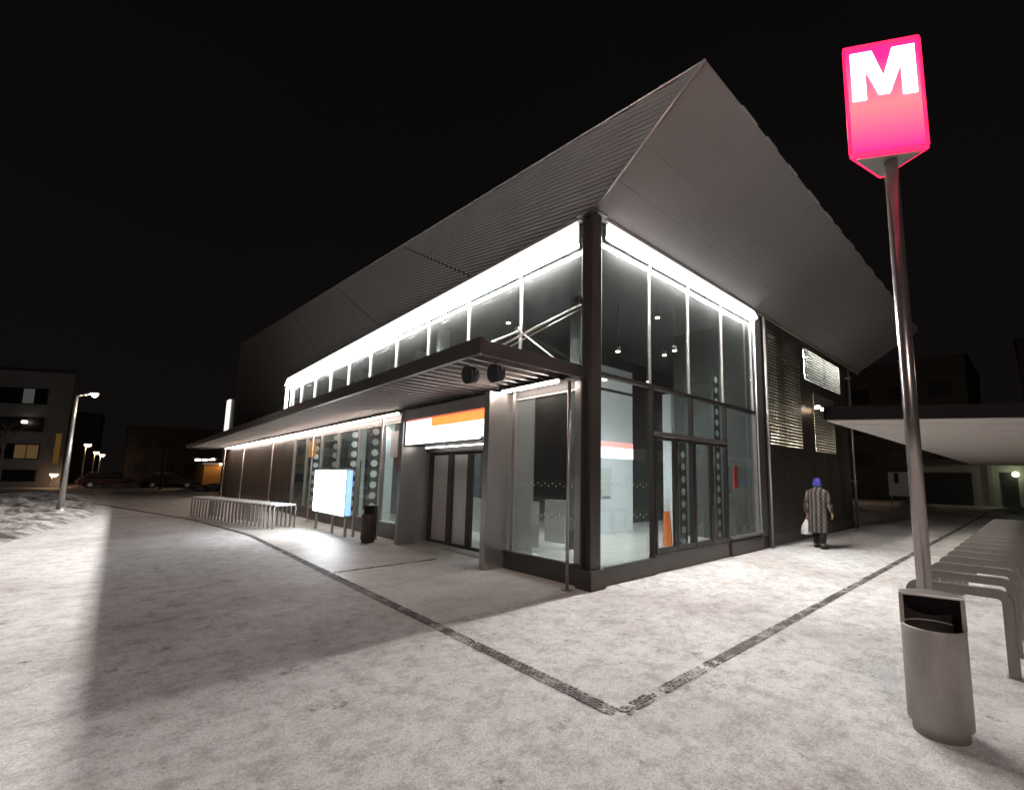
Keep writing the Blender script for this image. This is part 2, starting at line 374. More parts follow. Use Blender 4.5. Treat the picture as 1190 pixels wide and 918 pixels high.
# low snow ridges right, beyond the station
def mound(cx, cy, rx, ry, h, seed):
    bm = bmesh.new(); nr, na = 10, 40; rings = []
    for r in range(nr+1):
        ring = []
        for a in range(na):
            t = 2*math.pi*a/na; u = r/nr; x = cx+rx*u*math.cos(t); y = cy+ry*u*math.sin(t)
            z = h*(math.cos(u*math.pi)*.5+.5)*(1+.6*noise.noise(Vector((x*.5, y*.5, seed))))+.1*noise.noise(Vector((x*1.6, y*1.6, seed)))*(1-u)-.02*(r == nr)
            ring.append(bm.verts.new((x, y, z)))
            if r == 0: break
        rings.append(ring)
    for a in range(na): bm.faces.new((rings[0][0], rings[1][a], rings[1][(a+1) % na]))
    for r in range(1, nr):
        for a in range(na): bm.faces.new((rings[r][a], rings[r+1][a], rings[r+1][(a+1) % na], rings[r][(a+1) % na]))
    me = bpy.data.meshes.new('snow_mound'); bm.to_mesh(me); bm.free(); me.materials.append(M['bank'])
    o = bpy.data.objects.new('snow_mound', me); COL.objects.link(o); structure(o)
mound(24, 3.4, 4.0, 1.6, .5, 1); mound(31, 1.0, 5, 1.2, .45, 2); mound(-3.5, 56, 6, 2, .8, 3); mound(1.5, 44, 4, 2, .7, 4); mound(30.5, -4.5, 1.2, 3.5, .35, 6)

# ------------------------------------------------------------------ the station
ST = thing('metro_station', 'glazed metro station with folded louvre roof, long steel canopy and lit eaves', 'station building')
ZE = 5.85; XR = 13.75; XS = 15.6; YF = 31.5; YL = 17.9
def zt(y): return 7.14+.0875*(y+2.01)
# --- louvred left face of the roof volume
poly = [(0.0, ZE), (-2.01, 7.14), (YF, zt(YF)), (YF, 3.45), (YL+.35, 3.45), (YL+.35, ZE)]
ux = MB().quad(*[(.05, y, z) for y, z in poly]).build('louvre_backing', M['slat_back'], ST)
def clip(poly, m, z0):
    xs = []
    n = len(poly)
    for k in range(n):
        (y1, z1), (y2, z2) = poly[k], poly[(k+1) % n]
        a = z1-(z0+m*y1); b = z2-(z0+m*y2)
        if (a > 0) != (b > 0): t = a/(a-b); xs.append(y1+(y2-y1)*t)
    xs.sort(); return [(xs[k], xs[k+1]) for k in range(0, len(xs)-1, 2)]
def joints(y, z):  # seams between the sheets of louvres
    return None
sl = MB(); m_s = .18; z0 = -3.0
seams = [(8.5, 5.96, 12.56, 8.31), (3.5, ZE, 6.82, 7.71), (13.6, ZE, 18.3, 8.7), (19.0, 5.6, 24.5, 8.9)]
while z0 < 8.0:
    for a, b in clip(poly, m_s, z0):
        cuts = [a]
        for (ya, za, yb, zb) in seams:
            ms = (zb-za)/(yb-ya); yy = (za-ms*ya-z0)/(m_s-ms)
            if a < yy < b and ya-.3 < yy < yb+.3: cuts.append(yy)
        cuts.append(b); cuts.sort()
        for k in range(len(cuts)-1):
            y1, y2 = cuts[k]+(.035 if k else .01), cuts[k+1]-(.035 if k < len(cuts)-2 else .01)
            if y2-y1 < .05: continue
            za, zb = z0+m_s*y1, z0+m_s*y2
            sl.quad((-.005, y1, za+.034), (-.005, y2, zb+.034), (.035, y2, zb), (.035, y1, za))
            sl.quad((-.005, y1, za+.034), (-.005, y2, zb+.034), (.03, y2, zb+.038), (.03, y1, za+.038))
    z0 += .074
sl.build('louvre_screen', M['slat'], ST)
# --- soffit that leans out over the street front
A = Vector((0, 0, ZE)); B = Vector((0, -2.01, 7.14)); xs0, xs1 = 0.0, XS
sp = MB(); rows = 4; cols = [0, .9, 2.6, 4.3, 6.0, 7.7, 9.4, 11.1, 12.8, 14.5, XS]
nrm = Vector((0, -1.29, -2.01)).normalized()
for r in range(rows):
    for c in range(len(cols)-1):
        u0, u1 = r/rows+.0006, (r+1)/rows-.0006; xa, xb = cols[c]+.002, cols[c+1]-.002
        P = [Vector((xa, 0, 0))+A+(B-A)*u0, Vector((xb, 0, 0))+A+(B-A)*u0, Vector((xb, 0, 0))+A+(B-A)*u1, Vector((xa, 0, 0))+A+(B-A)*u1]
        j = random.uniform(0, .0012)
        sp.prism([p+nrm*j for p in P], -nrm*.02)
sp.build('soffit', M['soffit'], ST)
rf = MB()
off = -nrm*.025
c0 = [A+off, B+off, B+off+Vector((XS, 0, 0)), A+off+Vector((XS, 0, 0))]
rf.quad(*c0)
rf.quad((.05, -2.0, 7.16), (XS, -2.0, 7.16), (XS, YF, zt(YF)), (.05, YF, zt(YF)))
rf.quad((XS, -.0, ZE), (XS, -2.0, 7.15), (XS, YF, zt(YF)), (XS, YF, 0), (XS, 2, 0), (XS, 2, ZE))
rf.quad((.05, YF, 3.2), (XS, YF, 0), (XS, YF, zt(YF)), (.05, YF, zt(YF)))
rf.build('roof', M['roof'], ST)
tr = MB()
tr.tube(A+Vector((-.01, 0, 0)), B+Vector((-.01, 0, 0)), .022, n=8)
tr.tube(B, (-.01, YF, zt(YF)), .016, n=8)
tr.build('roof_edge_trim', M['trim'], ST)
ev = MB()
ev.box(-.05, .0, ZE-.06, .04, YL+.35, ZE+.0)
ev.box(.041, -.05, ZE-.055, XS, .03, ZE-.003)
ev.build('eave_trim', M['trim'], ST)
x = 1.1
while x < XS-.3:
    l = random.uniform(.25, .6); h = random.uniform(.0, .012)
    box(x, -2.022, 7.13, x+l, -1.98, 7.16+h).build('snow_guard', M['soffit'], ST); x += l+random.uniform(.2, .7)
# --- eave lights: bright tubes under a shallow hood, added to keep them off the soffit, whose sloping front is a dimmer diffuser
E_DIF = emit('diffuser_band', (1.0, .975, .95), 2.4)
for k in range(12):
    y0 = .34+k*1.46; box(-.085, y0, 5.35, -.005, y0+1.44, 5.41).build('eave_light', E_EAVE, ST)
for k in range(4):
    x0 = .36+k*1.38; box(x0, -.085, 5.50, x0+1.36, -.005, 5.56).build('eave_light', E_EAVE, ST)
box(-.09, YL-.02, 3.5, -.035, YL+.26, 5.345).build('end_light', emit('end_light_face', (1, .97, .94), 5), ST)
box(-.004, .30, 5.352, .0, YL+.30, 5.785).build('light_reflector', M['white_paint'], ST)
box(.33, -.004, 5.502, 5.92, .0, 5.785).build('light_reflector', M['white_paint'], ST)
box(-.15, .30, 5.413, -.005, YL+.30, 5.416).build('light_hood', M['white_paint'], ST)
box(.33, -.15, 5.563, 5.92, -.005, 5.566).build('light_hood', M['white_paint'], ST)
MB().prism([(-.15, .30, 5.418), (-.14, .30, 5.418), (-.05, .30, 5.775), (-.06, .30, 5.775)], (0, YL, 0)).build('light_diffuser', E_DIF, ST)
MB().prism([(.33, -.15, 5.568), (.33, -.14, 5.568), (.33, -.05, 5.775), (.33, -.06, 5.775)], (5.59, 0, 0)).build('light_diffuser', E_DIF, ST)
# far slender light at the very end of the block
box(-.02, 33.6, 4.3, .10, 34.6, 6.6).build('end_light', emit('far_end_light', (1, .97, .9), .9), ST)
box(.1, 31.5, 0, 1.5, 34.8, 6.8).build('end_wall', M['wall'], ST)
# --- corner column
cc = MB(); cc.box(-.115, -.105, 0, .105, -.07, 5.78); cc.box(-.115, .08, 0, .105, .115, 5.78); cc.box(-.035, -.07, 0, .035, .08, 5.78)
cc.build('corner_column', M['column_steel'], ST, .004)
box(-.19, -.17, 5.765, .18, .19, 5.785).build('column_cap', M['column_steel'], ST)
box(-.16, -.16, 0, .16, .16, .28).build('column_base', M['plinth'], ST, .004)

# --- glazing helper: pane with mullion lines
def pane_x(y0, y1, z0, z1, x=.08, m=None, name='window'):   # pane in the left front (plane x)
    o = box(x-.006, y0, z0, x+.006, y1, z1).build(name, m or M['glass'], ST); return o
def pane_y(x0, x1, z0, z1, y=.08, m=None, name='window'):
    return box(x0, y-.006, z0, x1, y+.006, z1).build(name, m or M['glass'], ST)
# upper band on the left front
ys = [.19]+[1.83+1.785*k for k in range(9)]+[YL-.2]
for k in range(len(ys)-1):
    w = pane_x(ys[k]+.02, ys[k+1]-.02, 3.35, 5.78, .06, M['glass_up'])
    fr = box(.01, ys[k+1]-.014, 3.35, .075, ys[k+1]+.014, 5.78).build('mullion', M['bright_steel'], w)
# right front: full-height panes
xs = [.22, 1.60, 2.93, 4.34, 5.86]
for k in range(4):
    zlow = .26 if k == 0 else (.32 if k < 3 else .42)
    x0, x1 = xs[k]+.02, xs[k+1]-.02
    w = pane_y(x0, x1, 3.26, 5.78, .06, M['glass_up'])
    box(x1+.010, .02, 3.26, x1+.030, .075, 5.78).build('mullion', M['galv'], w)
    w2 = pane_y(x0, x1, zlow, 3.20, .06)
    box(x1+.002, -.02, zlow, x1+.038, .075, 3.20).build('mullion', M['galv'] if k == 3 else M['dark_steel'], w2)
box(.19, -.02, 3.20, 5.90, .09, 3.26).build('transom', M['dark_steel'], ST)
dh = box(1.62, -.05, 2.36, 4.32, -.02, 2.43).build('door_head', M['galv'], ST)
box(.20, -.06, 0, 1.58, .09, .24).build('plinth', M['plinth'], ST, .004)
box(.17, -.07, .24, 1.60, .0, .275).build('sill', M['column_steel'], ST)
box(1.585, -.02, 0, 4.34, .09, .31).build('plinth', M['plinth'], ST, .004)
box(4.345, -.06, 0, 5.95, .09, .30).build('plinth', M['plinth'], ST, .004)
box(4.36, -.08, .36, 5.95, .0, .41).build('sill', M['galv'], ST)
box(4.345, -.03, .30, 5.95, .08, .36).build('sill', M['dark_steel'], ST)
# --- entrance doors in the right front (dark framed glass leaves)
for x0, x1 in ((1.64, 2.28), (2.30, 2.92), (2.95, 3.62), (3.64, 4.31)):
    d = MB(); d.box(x0, -.035, .32, x0+.05, .02, 2.35); d.box(x1-.05, -.035, .32, x1, .02, 2.35); d.box(x0+.05, -.035, 2.29, x1-.05, .02, 2.35); d.box(x0+.05, -.035, .32, x1-.05, .02, .41)
    dd = d.build('door', M['dark_steel'], ST)
# manifestation dots on the glass
def dots_x(y0, y1, z, step=.09):
    m = MB(); y = y0; k = 0
    while y < y1:
        s = .011; zz = z+(.02 if k % 2 else -.02); m.box(.045, y-s, zz-s, .052, y+s, zz+s); y += step; k += 1
    return m
def dots_y(x0, x1, z, step=.09):
    m = MB(); x = x0; k = 0
    while x < x1:
        s = .011; zz = z+(.02 if k % 2 else -.02); m.box(x-s, .045, zz-s, x+s, .052, zz+s); x += step; k += 1
    return m
for z in (1.48, .98):
    dots_x(.45, 1.85, z).build('glass_marking', M['disc'], ST)
    dots_y(.3, 1.55, z).build('glass_marking', M['disc'], ST)

# --- perforated strip, wall and louvred windows of the right front
pf = MB(); 
for k in range(96):
    z = .3+k*.056; pf.box(5.95, -.02, z, 6.34, .0, z+.026)
pf.build('perforated_strip', M['galv'], ST)
box(5.93, .002, 0, 6.38, .05, 5.79).build('strip_backing', M['int_dark'], ST)
def wall_rect(x0, x1, z0, z1): return box(x0, -.0, z0, x1, .12, z1)
WL = MB()
for (a, b, c, d) in ((6.38, 6.6, 0, 5.79), (6.6, 9.1, 0, 2.52), (6.6, 9.1, 5.6, 5.79), (9.1, 9.42, 0, 5.79), (9.42, 13.1, 5.62, 5.79),
                     (9.42, 10.1, 0, 4.64), (10.1, 12.2, 0, 2.50), (10.1, 12.2, 4.3, 4.64), (12.2, 13.1, 0, 4.64), (13.1, XR, 0, 5.79)):
    WL.box(a, .0, c, b, .12, d)
WL.build('wall', M['wall'], ST)
box(6.39, -.03, 0, XR, -.001, .30).build('plinth', M['plinth'], ST, .004)
sm = MB()
for x in (7.6, 8.85, 10.0, 11.3, 12.5): sm.box(x, -.006, .31, x+.012, -.001, 2.45)
sm.build('wall_seam', M['black'], ST)
def louvre_window(x0, x1, z0, z1, tubes, posts, em, pitch=.085, lh=.044):
    f = MB(); f.box(x0, .0, z0, x0+.04, .1, z1); f.box(x1-.04, .0, z0, x1, .1, z1)
    w = f.build('louvred_window', M['wall'], ST)
    s = MB(); z = z0+.03
    while z < z1-.04:
        s.box(x0+.04, -.02, z, x1-.04, .0, z+lh); z += pitch
    x = x0+.12
    while x < x1-.08: s.box(x, -.014, z0, x+.022, .010, z1); x += .10
    s.build('louvres', M['black'], w)
    p = MB()
    for x in posts: p.box(x-.035, .05, z0, x+.035, .13, z1)
    p.build('window_post', M['dark_steel'], w)
    # lit shaft behind
    r = MB(); r.quad((x0, .75, z0-.1), (x1, .75, z0-.1), (x1, .75, z1+.1), (x0, .75, z1+.1))
    r.quad((x0, .13, z0-.1), (x1, .13, z0-.1), (x1, .75, z0-.1), (x0, .75, z0-.1)); r.quad((x0, .13, z0-.1), (x0, .75, z0-.1), (x0, .75, z1+.1), (x0, .13, z1+.1)); r.quad((x1, .13, z0-.1), (x1, .75, z0-.1), (x1, .75, z1+.1), (x1, .13, z1+.1))
    r.quad((x0, .13, z1+.1), (x1, .13, z1+.1), (x1, .75, z1+.1), (x0, .75, z1+.1))
    r.build('window_recess', M['int_white'], w)
    t = MB()
    for (a, b, z) in tubes: t.tube((a, .42, z), (b, .42, z), .03, n=8)
    t.build('window_lamp', em, w)
louvre_window(6.6, 9.1, 2.52, 5.6, [(6.65, 9.05, 2.465)], (7.72, 7.95), E_WARM)
louvre_window(10.1, 12.2, 2.50, 4.3, [(10.15, 12.15, 2.445)], (11.2,), E_WARM)
louvre_window(9.42, 13.1, 4.64, 5.62, [(9.5, 13.0, 5.68)], (11.2,), E_COOL, .085, .022)
# vertical pipes down the right front and along the canopy
def pipe(x, y, z1, m, r=.03, z0=0):
    o = tube((x, y, z0), (x, y, z1), r).build('downpipe', m, ST)
    box(x-.06, y-.06, z0, x+.06, y+.06, z0+.02).build('foot_plate', M['galv'], o)
    return o
pipe(6.39, -.09, 5.74, M['bright_steel'], .035); pipe(5.83, -.07, 5.72, M['bright_steel'], .018, .42)
p = pipe(13.72, -.12, 5.7, M['galv'], .04)
mm = MB()
for z in (1.6, 4.0, 5.3): mm.box(13.6, -.19, z, 13.86, -.03, z+.05)
mm.build('pipe_bracket', M['galv'], p)
for y in (.13, 6.85, 12.6, 18.3, 24.6, 30.6):
    pipe(-.35, y, 3.04, M['bright_steel'] if y > 5 else M['galv'], .026)
# two small wall lamps
for x, em in ((9.72, E_SPOT), (10.25, E_SODIUM)):
    L0 = box(x-.02, -.22, 3.80, x+.02, -.03, 3.84).build('wall_lamp', M['dark_steel'], ST)
    tube((x, -.24, 3.74), (x, -.24, 3.82), .07, n=12).build('lamp_lens', em, L0)

# --- lower left front
box(.03, .28, 3.12, .12, 2.02, 3.34).build('transom', M['black'], ST)
box(-.06, .17, 0, .12, 2.02, .27).build('plinth', M['plinth'], ST, .004)
box(-.09, .15, .27, .0, 2.02, .31).build('sill', M['column_steel'], ST)
w = pane_x(.36, 1.86, .33, 2.98, .06)
fr = MB(); fr.box(.0, .17, .31, .10, .35, 3.12); fr.box(.0, 1.87, .31, .10, 1.95, 3.12); fr.box(.02, .35, 2.98, .10, 1.87, 3.0)
fr.build('window_frame', M['stainless'], w)
box(.03, .35, 3.002, .10, 1.87, 3.118).build('window_head', M['black'], ST)
# portal
def slab(n, m, *a): return box(*a).build(n, m, ST, .004)
slab('portal_jamb', M['stainless'], -.45, 2.04, 0, .62, 2.20, 3.12)
slab('portal_jamb', M['stainless'], -.33, 5.72, 0, .62, 5.86, 3.12)
slab('portal_header', M['stainless'], -.31, 2.205, 2.88, .60, 5.715, 3.11)
sg_ = box(-.28, 2.21, 2.27, -.05, 5.71, 2.875).build('entrance_sign', M['dark_steel'], ST)
def sf(n, m, y0, y1, z0, z1, x=-.283): return MB().box(x, y0, z0, -.281, y1, z1).build(n, m, sg_)
sf('sign_panel', E_SIGN_R, 2.26, 5.66, 2.845, 2.872)
sf('sign_panel', E_SIGN_O, 2.26, 4.45, 2.66, 2.843)
sf('sign_panel', E_SIGN_W, 4.452, 5.66, 2.30, 2.843)
sf('sign_panel', E_SIGN_W, 2.55, 4.45, 2.30, 2.658)
sf('sign_panel', E_SIGN_W, 2.26, 2.548, 2.345, 2.658)
sf('sign_panel', E_SIGN_B, 2.26, 2.548, 2.30, 2.343)
sf('sign_panel', E_SIGN_B, 2.215, 2.255, 2.30, 2.66)
sf('sign_panel', E_SIGN_R, 2.215, 2.255, 2.662, 2.86)
box(.30, 2.21, 2.14, .56, 5.71, 2.265).build('door_operator', M['dark_steel'], ST)
tube((.12, 2.5, 2.245), (.12, 5.4, 2.245), .012, n=8).build('portal_lamp', emit('portal_tube', (1, .93, .84), 12), ST)
leafs = ((5.56, 4.80, 1), (4.62, 3.98, 1), (3.86, 3.10, 0), (3.06, 2.24, 0))
for ya, yb, metal in leafs:
    y0, y1 = min(ya, yb), max(ya, yb)
    fr = MB(); fr.box(.40, y0, .03, .45, y0+.045, 2.13); fr.box(.40, y1-.045, .03, .45, y1, 2.13); fr.box(.40, y0+.045, 2.08, .45, y1-.045, 2.13); fr.box(.40, y0+.045, .03, .45, y1-.045, .11)
    d = fr.build('sliding_door', M['dark_steel'], ST)
    if metal: box(.415, y0+.046, .111, .435, y1-.046, 2.079).build('door_panel', M['door_sheen'], d)
    else: box(.420, y0+.046, .111, .430, y1-.046, 2.079).build('door_glass', M['glass'], d)
ps = MB(); ps.box(.395, 4.64, .02, .455, 4.79, 2.13); ps.box(.395, 3.875, .02, .455, 3.965, 2.13); ps.box(.395, 5.57, .02, .455, 5.71, 2.13)
ps.build('door_post', M['dark_steel'], ST)
box(.38, 2.21, 0.0, .6, 5.71, .028).build('threshold', M['galv'], ST)
# glazing beyond the portal, then bronze panels
yy = [5.90, 7.66, 9.43, 11.2, 12.95, 14.7, 16.4]
for k in range(len(yy)-1):
    w = pane_x(yy[k]+.03, yy[k+1]-.03, .40, 2.94, .06)
    box(.0, yy[k+1]-.028, .40, .09, yy[k+1]+.028, 2.94).build('mullion', M['galv'], w)
box(-.04, 5.88, 0, .12, 16.4, .38).build('plinth', M['plinth'], ST, .004)
box(.02, 5.88, 2.95, .10, 16.4, 2.97).build('window_head', M['galv'], ST)
box(.03, 5.88, 2.985, .12, YF, 3.34).build('fascia', M['black'], ST)
bp = MB(); y = 16.43
while y < YF-.2: bp.box(.0, y+.015, .2, .10, y+1.235, 2.98); y += 1.25
bp.build('wall_panel', M['wall_refl'], ST)
box(.02, 16.42, 0, .12, YF, .2).build('plinth', M['plinth'], ST)
box(-.02, 13.6, 2.2, .02, 14.3, 2.8).build('window_notice', emit('amber_lit_panel', (1, .5, .12), .22, (.2, .1, .03)), ST)

# --- canopy
XO = -2.0; ZC0, ZC1 = 3.18, 3.38
can = MB()
can.box(XO, .06, 3.13, XO+.07, YF+2.6, 3.345)            # outer fascia beam
can.box(XO+.07, .06, 3.12, .0, .13, 3.31)              # near end beam
can.box(XO+.07, YF+2.5, 3.12, .0, YF+2.6, 3.31)
can.box(-.09, .13, 3.17, -.01, YF+2.5, 3.31)
cb = can.build('canopy', M['canopy'], ST, .004)
cr_ = MB(); cr_.quad((XO+.07, .13, 3.315), (0, .13, 3.315), (0, YF+2.5, 3.315), (XO+.07, YF+2.5, 3.315)); cr_.build('canopy_deck', M['canopy'], cb)
rb = MB(); y = .36
while y < YF+2.4:
    rb.box(XO+.07, y, 3.205, -.09, y+.035, 3.285); y += .27
rb.build('canopy_slats', M['canopy_slat'], cb)
# canopy tube lights along the head of the glass
segs = [(.55, 1.24), (1.27, 2.02)]; y = 6.35
while y < 31.5: segs.append((y, min(31.7, y+1.47))); y += 1.5
for a, b in segs: tube((-.19, a, 3.12), (-.19, b, 3.12), .022, n=10).build('canopy_light', E_CAN, cb)
box(-.24, .5, 3.144, -.12, 2.03, 3.165).build('light_channel', M['dark_steel'], cb); box(-.24, 6.3, 3.144, -.12, 31.75, 3.165).build('light_channel', M['dark_steel'], cb)
# tie rods
def rod(a, b, r=.02):
    o = tube(a, b, r, n=10).build('tie_rod', M['bright_steel'], ST); return o
rod((-.02, .17, 4.36), (-1.60, .22, 3.32), .017); rod((-.02, .11, 4.30), (-1.52, .12, 3.31), .009)
rod((-.0, 1.83, 4.28), (-1.72, .9, 3.32), .018); rod((-.0, 1.78, 4.26), (-.35, .30, 3.32), .014)
tube((-.06, 1.83, 4.28), (.02, 1.83, 4.28), .07, n=16).build('rod_anchor', M['bright_steel'], ST)
tube((-.20, .14, 4.36), (-.1, .14, 4.36), .055, n=16).build('rod_anchor', M['dark_steel'], ST)

# --- interior
box(.13, .13, .0, 15, 31, .05).build('interior_floor', M['int_floor'], ST)
ic = MB(); ic.box(.13, .13, 5.80, 15, 31, 5.83); ic.build('interior_ceiling', M['int_ceil'], ST)
iw = MB(); iw.box(.14, 16.6, .05, 15, 16.7, 5.8); iw.box(13.2, .8, .05, 13.3, 16.6, 5.8); iw.box(6.45, .14, .05, 6.55, 2.6, 5.8)
iw.box(6.9, 5.4, .05, 13.2, 5.5, 5.8); iw.box(2.9, 7.2, .05, 3.0, 16.6, 5.8)
iw.build('interior_wall', M['int_dark'], ST)
# inner lobby wall with its own sign band
lw = box(3.75, 4.0, .05, 6.3, 4.15, 4.9).build('lobby_wall', M['int_white'], ST)
box(3.75, 3.985, 2.50, 6.3, 3.998, 2.66).build('sign_band', E_SIGN_R, lw)
box(3.75, 3.98, 2.18, 6.3, 3.998, 2.49).build('sign_band', E_SIGN_W2, lw)
box(3.75, 3.97, 4.14, 6.3, 3.998, 4.22).build('ceiling_line', M['dark_steel'], lw)
for (x, y, wd, z1) in ((6.9, 3.0, .5, 4.2), (8.6, 3.0, .34, 5.6), (11.0, 3.6, .5, 5.4), (1.0, 6.6, .3, 5.7), (1.5, 9.0, .45, 5.6), (1.5, 11.2, .4, 5.6), (1.4, 13.5, .4, 5.6)):
    box(x, y, .05, x+wd, y+wd*.6, z1).build('interior_pier', M['int_white'] if x > 6 else M['int_wall'], ST)
for (x, y) in ((2.2, 2.4), (5.1, 5.0), (9.6, 2.2)):
    box(x, y, .05, x+.28, y+.28, 5.8).build('interior_column', M['int_dark'], ST)
# escalator housing
es = MB(); es.prism([(2.3, 5.2, .05), (2.3, 8.5, .05), (2.3, 8.5, 1.0), (2.3, 7.0, 1.0), (2.3, 5.2, .9)], (.12, 0, 0)); es.build('escalator_balustrade', M['stainless'], ST)
box(1.0, 3.0, 1.0, 1.04, 3.5, 1.5).build('blue_panel', emit('blue_information_panel', (.06, .22, .9), .9), ST)
box(1.0, 2.9, 1.52, 1.04, 3.55, 2.1).build('poster', M['int_white'], ST)
for (x, y, w_) in ((4.0, 3.93, .5), (4.75, 3.93, .45)): box(x, y, 1.1, x+w_, y+.03, 1.9).build('poster', M['int_wall'], ST)
for y in (5.6, 8.3, 10.4, 12.3): box(1.15, y, .05, 1.22, y+.5, 2.1).build('poster_stand', M['int_dark'], ST)
ct2 = MB(); ct2.box(1.6, 3.2, .05, 1.8, 3.9, 1.05); ct2.box(2.6, 3.2, .05, 2.8, 3.9, 1.05); ct2.build('ticket_gate', M['stainless'], ST)
# columns with round holes, painted as pale discs for the bright wall beyond
def holed_column(x, y, z0, z1, n0, along='y', w=.30, dr=.078, dz=.27):
    c = MB(); dsc = MB()
    c.box(x-.03, y-w/2, z0, x+.03, y+w/2, z1) if along == 'y' else c.box(x-w/2, y-.03, z0, x+w/2, y+.03, z1)
    z = n0; o = c.build('holed_column', M['perf'], ST)
    while z < z1-.15:
        if along == 'y': dsc.tube((x-.034, y, z), (x-.031, y, z), dr, n=18)
        else: dsc.tube((x, y-.034, z), (x, y-.031, z), dr, n=18)
        z += dz
    dsc.build('pale_hole_discs', M['disc'], o); return o
holed_column(3.85, .8, .05, 2.5, .25, 'x'); holed_column(5.45, .8, .05, 4.3, .3, 'x')
for y in (7.25, 9.7, 11.45, 13.3, 15.6): holed_column(.62, y, .05, 3.3, .3, 'x', .40, .105, .33)
box(5.0, .15, 1.40, 5.22, .19, 1.92).build('red_notice', M['red_paint'], ST, .02)
# white notices on the glass by the portal
box(-.03, 6.62, 2.05, -.02, 7.05, 2.72).build('glass_notice', M['white_paint'], ST)
box(-.30, 5.90, 1.65, -.28, 5.98, 2.2).build('red_notice', M['red_paint'], ST)
# ceiling lights of the hall: pendants with a spot lamp in each
for (x, y, z, warm, wt) in ((3.82, 1.37, 5.4, 0, 90), (3.25, 2.11, 4.6, 0, 110), (4.10, 1.09, 4.6, 1, 60), (6.6, 3.6, 4.6, 0, 0), (8.04, 2.8, 4.6, 0, 120), (10.4, 5.2, 4.2, 0, 60),
                            (9.4, 3.4, 4.0, 0, 60), (1.58, 4.26, 5.4, 0, 120), (9.0, 1.6, 3.6, 1, 0), (4.6, 1.7, 4.7, 0, 360), (1.3, 8.2, 3.6, 0, 240), (1.3, 11.0, 3.6, 0, 240), (1.3, 14.2, 3.6, 0, 240)):
    d = tube((x, y, z+.02), (x, y, z+.12), .06, n=12).build('pendant_light', M['dark_steel'], ST)
    tube((x, y, z+.12), (x, y, 5.8), .006, n=5).build('pendant_cord', M['dark_steel'], d)
    tube((x, y, z), (x, y, z+.018), .05, n=12).build('lamp_lens', E_SPOT_W if warm else E_SPOT, d)
    if wt:
        ld = bpy.data.lights.new('downlight', 'SPOT'); ld.energy = wt; ld.color = (1, .8, .55) if warm else (.86, .94, 1.0); ld.spot_size = R(125); ld.spot_blend = .7; ld.shadow_soft_size = .05
        lo = bpy.data.objects.new('downlight', ld); COL.objects.link(lo); lo.parent = d; lo.location = (x, y, z-.02)

# ------------------------------------------------------------------ floodlights under the canopy corner
def floodlight(x, y, label):
    t = thing('floodlight', label, 'floodlight', (x, y, 3.14), 0, 'round floodlights under the canopy corner')
    tube((0, 0, -.06), (0, 0, 0), .012, n=8).build('stem', M['galv'], t)
    MB().path([(0, -.135, -.17), (0, -.135, -.07), (0, 0, -.045), (0, .135, -.07), (0, .135, -.17)], .02, .008, (1, 0, 0)).build('yoke', M['galv'], t)
    m = MB(); m.tube((-.06, 0, -.19), (.08, 0, -.17), .125, .10, n=24); m.build('housing', M['black'], t)
    tube((-.066, 0, -.191), (-.061, 0, -.19), .112, n=24).build('lens', M['win_dark'], t)
    return t
floodlight(-1.80, .58, 'unlit round black floodlight under the canopy corner, farther from the corner column')
floodlight(-1.62, .24, 'unlit round black floodlight with bright bracket at the canopy edge nearest the corner column')

# ------------------------------------------------------------------ red M pylon and the bin at its foot
MS = thing('metro_sign_post', 'tall steel pole with a glowing red three-sided metro sign showing a white M', 'metro sign', (-.70, -4.0, 0))
tube((0, 0, 0), (0, 0, 4.30), .049, n=28).build('pole', M['pole'], MS)
tube((0, 0, 0), (0, 0, .02), .14, n=24).build('base_plate', M['galv'], MS)
org = Vector((-.70, -4.0, 0))
a_ = Vector((-.965, -3.765, 0))-org; b_ = Vector((-.655, -4.255, 0))-org; c_ = Vector((-.47, -3.885, 0))-org
z0, z1 = 4.31, 5.27
def tri_round(s, z, rr=.035):
    P = [a_, b_, c_]; cen = (a_+b_+c_)/3; out = []
    for k in range(3):
        p, q, r_ = P[k-1], P[k], P[(k+1) % 3]
        q2 = cen+(q-cen)*s
        d1 = (p-q).normalized(); d2 = (r_-q).normalized()
        for t in (0, .25, .5, .75, 1):
            pt = (q2+d1*rr)*(1-t)**2+q2*2*t*(1-t)+(q2+d2*rr)*t*t
            out.append((pt.x, pt.y, z))
    return out
bx = MB().prism(tri_round(1.0, 0), (0, 0, z1-z0))
ob = bx.build('sign_box', M['metro_red'], MS, matrix=Matrix.Translation((0, 0, z0)))
ed = MB(); ed.prism(tri_round(1.035, z0-.03), (0, 0, .035)); ed.prism(tri_round(1.035, z1-.005), (0, 0, .035)); 
for q in (a_, b_, c_):
    cen = (a_+b_+c_)/3; q2 = q+(cen-q)*.045; ed.tube((q2.x, q2.y, z0), (q2.x, q2.y, z1), .015, n=10)
ed.build('sign_frame', M['metro_edge'], MS)
MB().prism(tri_round(.86, z0-.045), (0, 0, .013)).build('bottom_plate', M['galv'], MS)
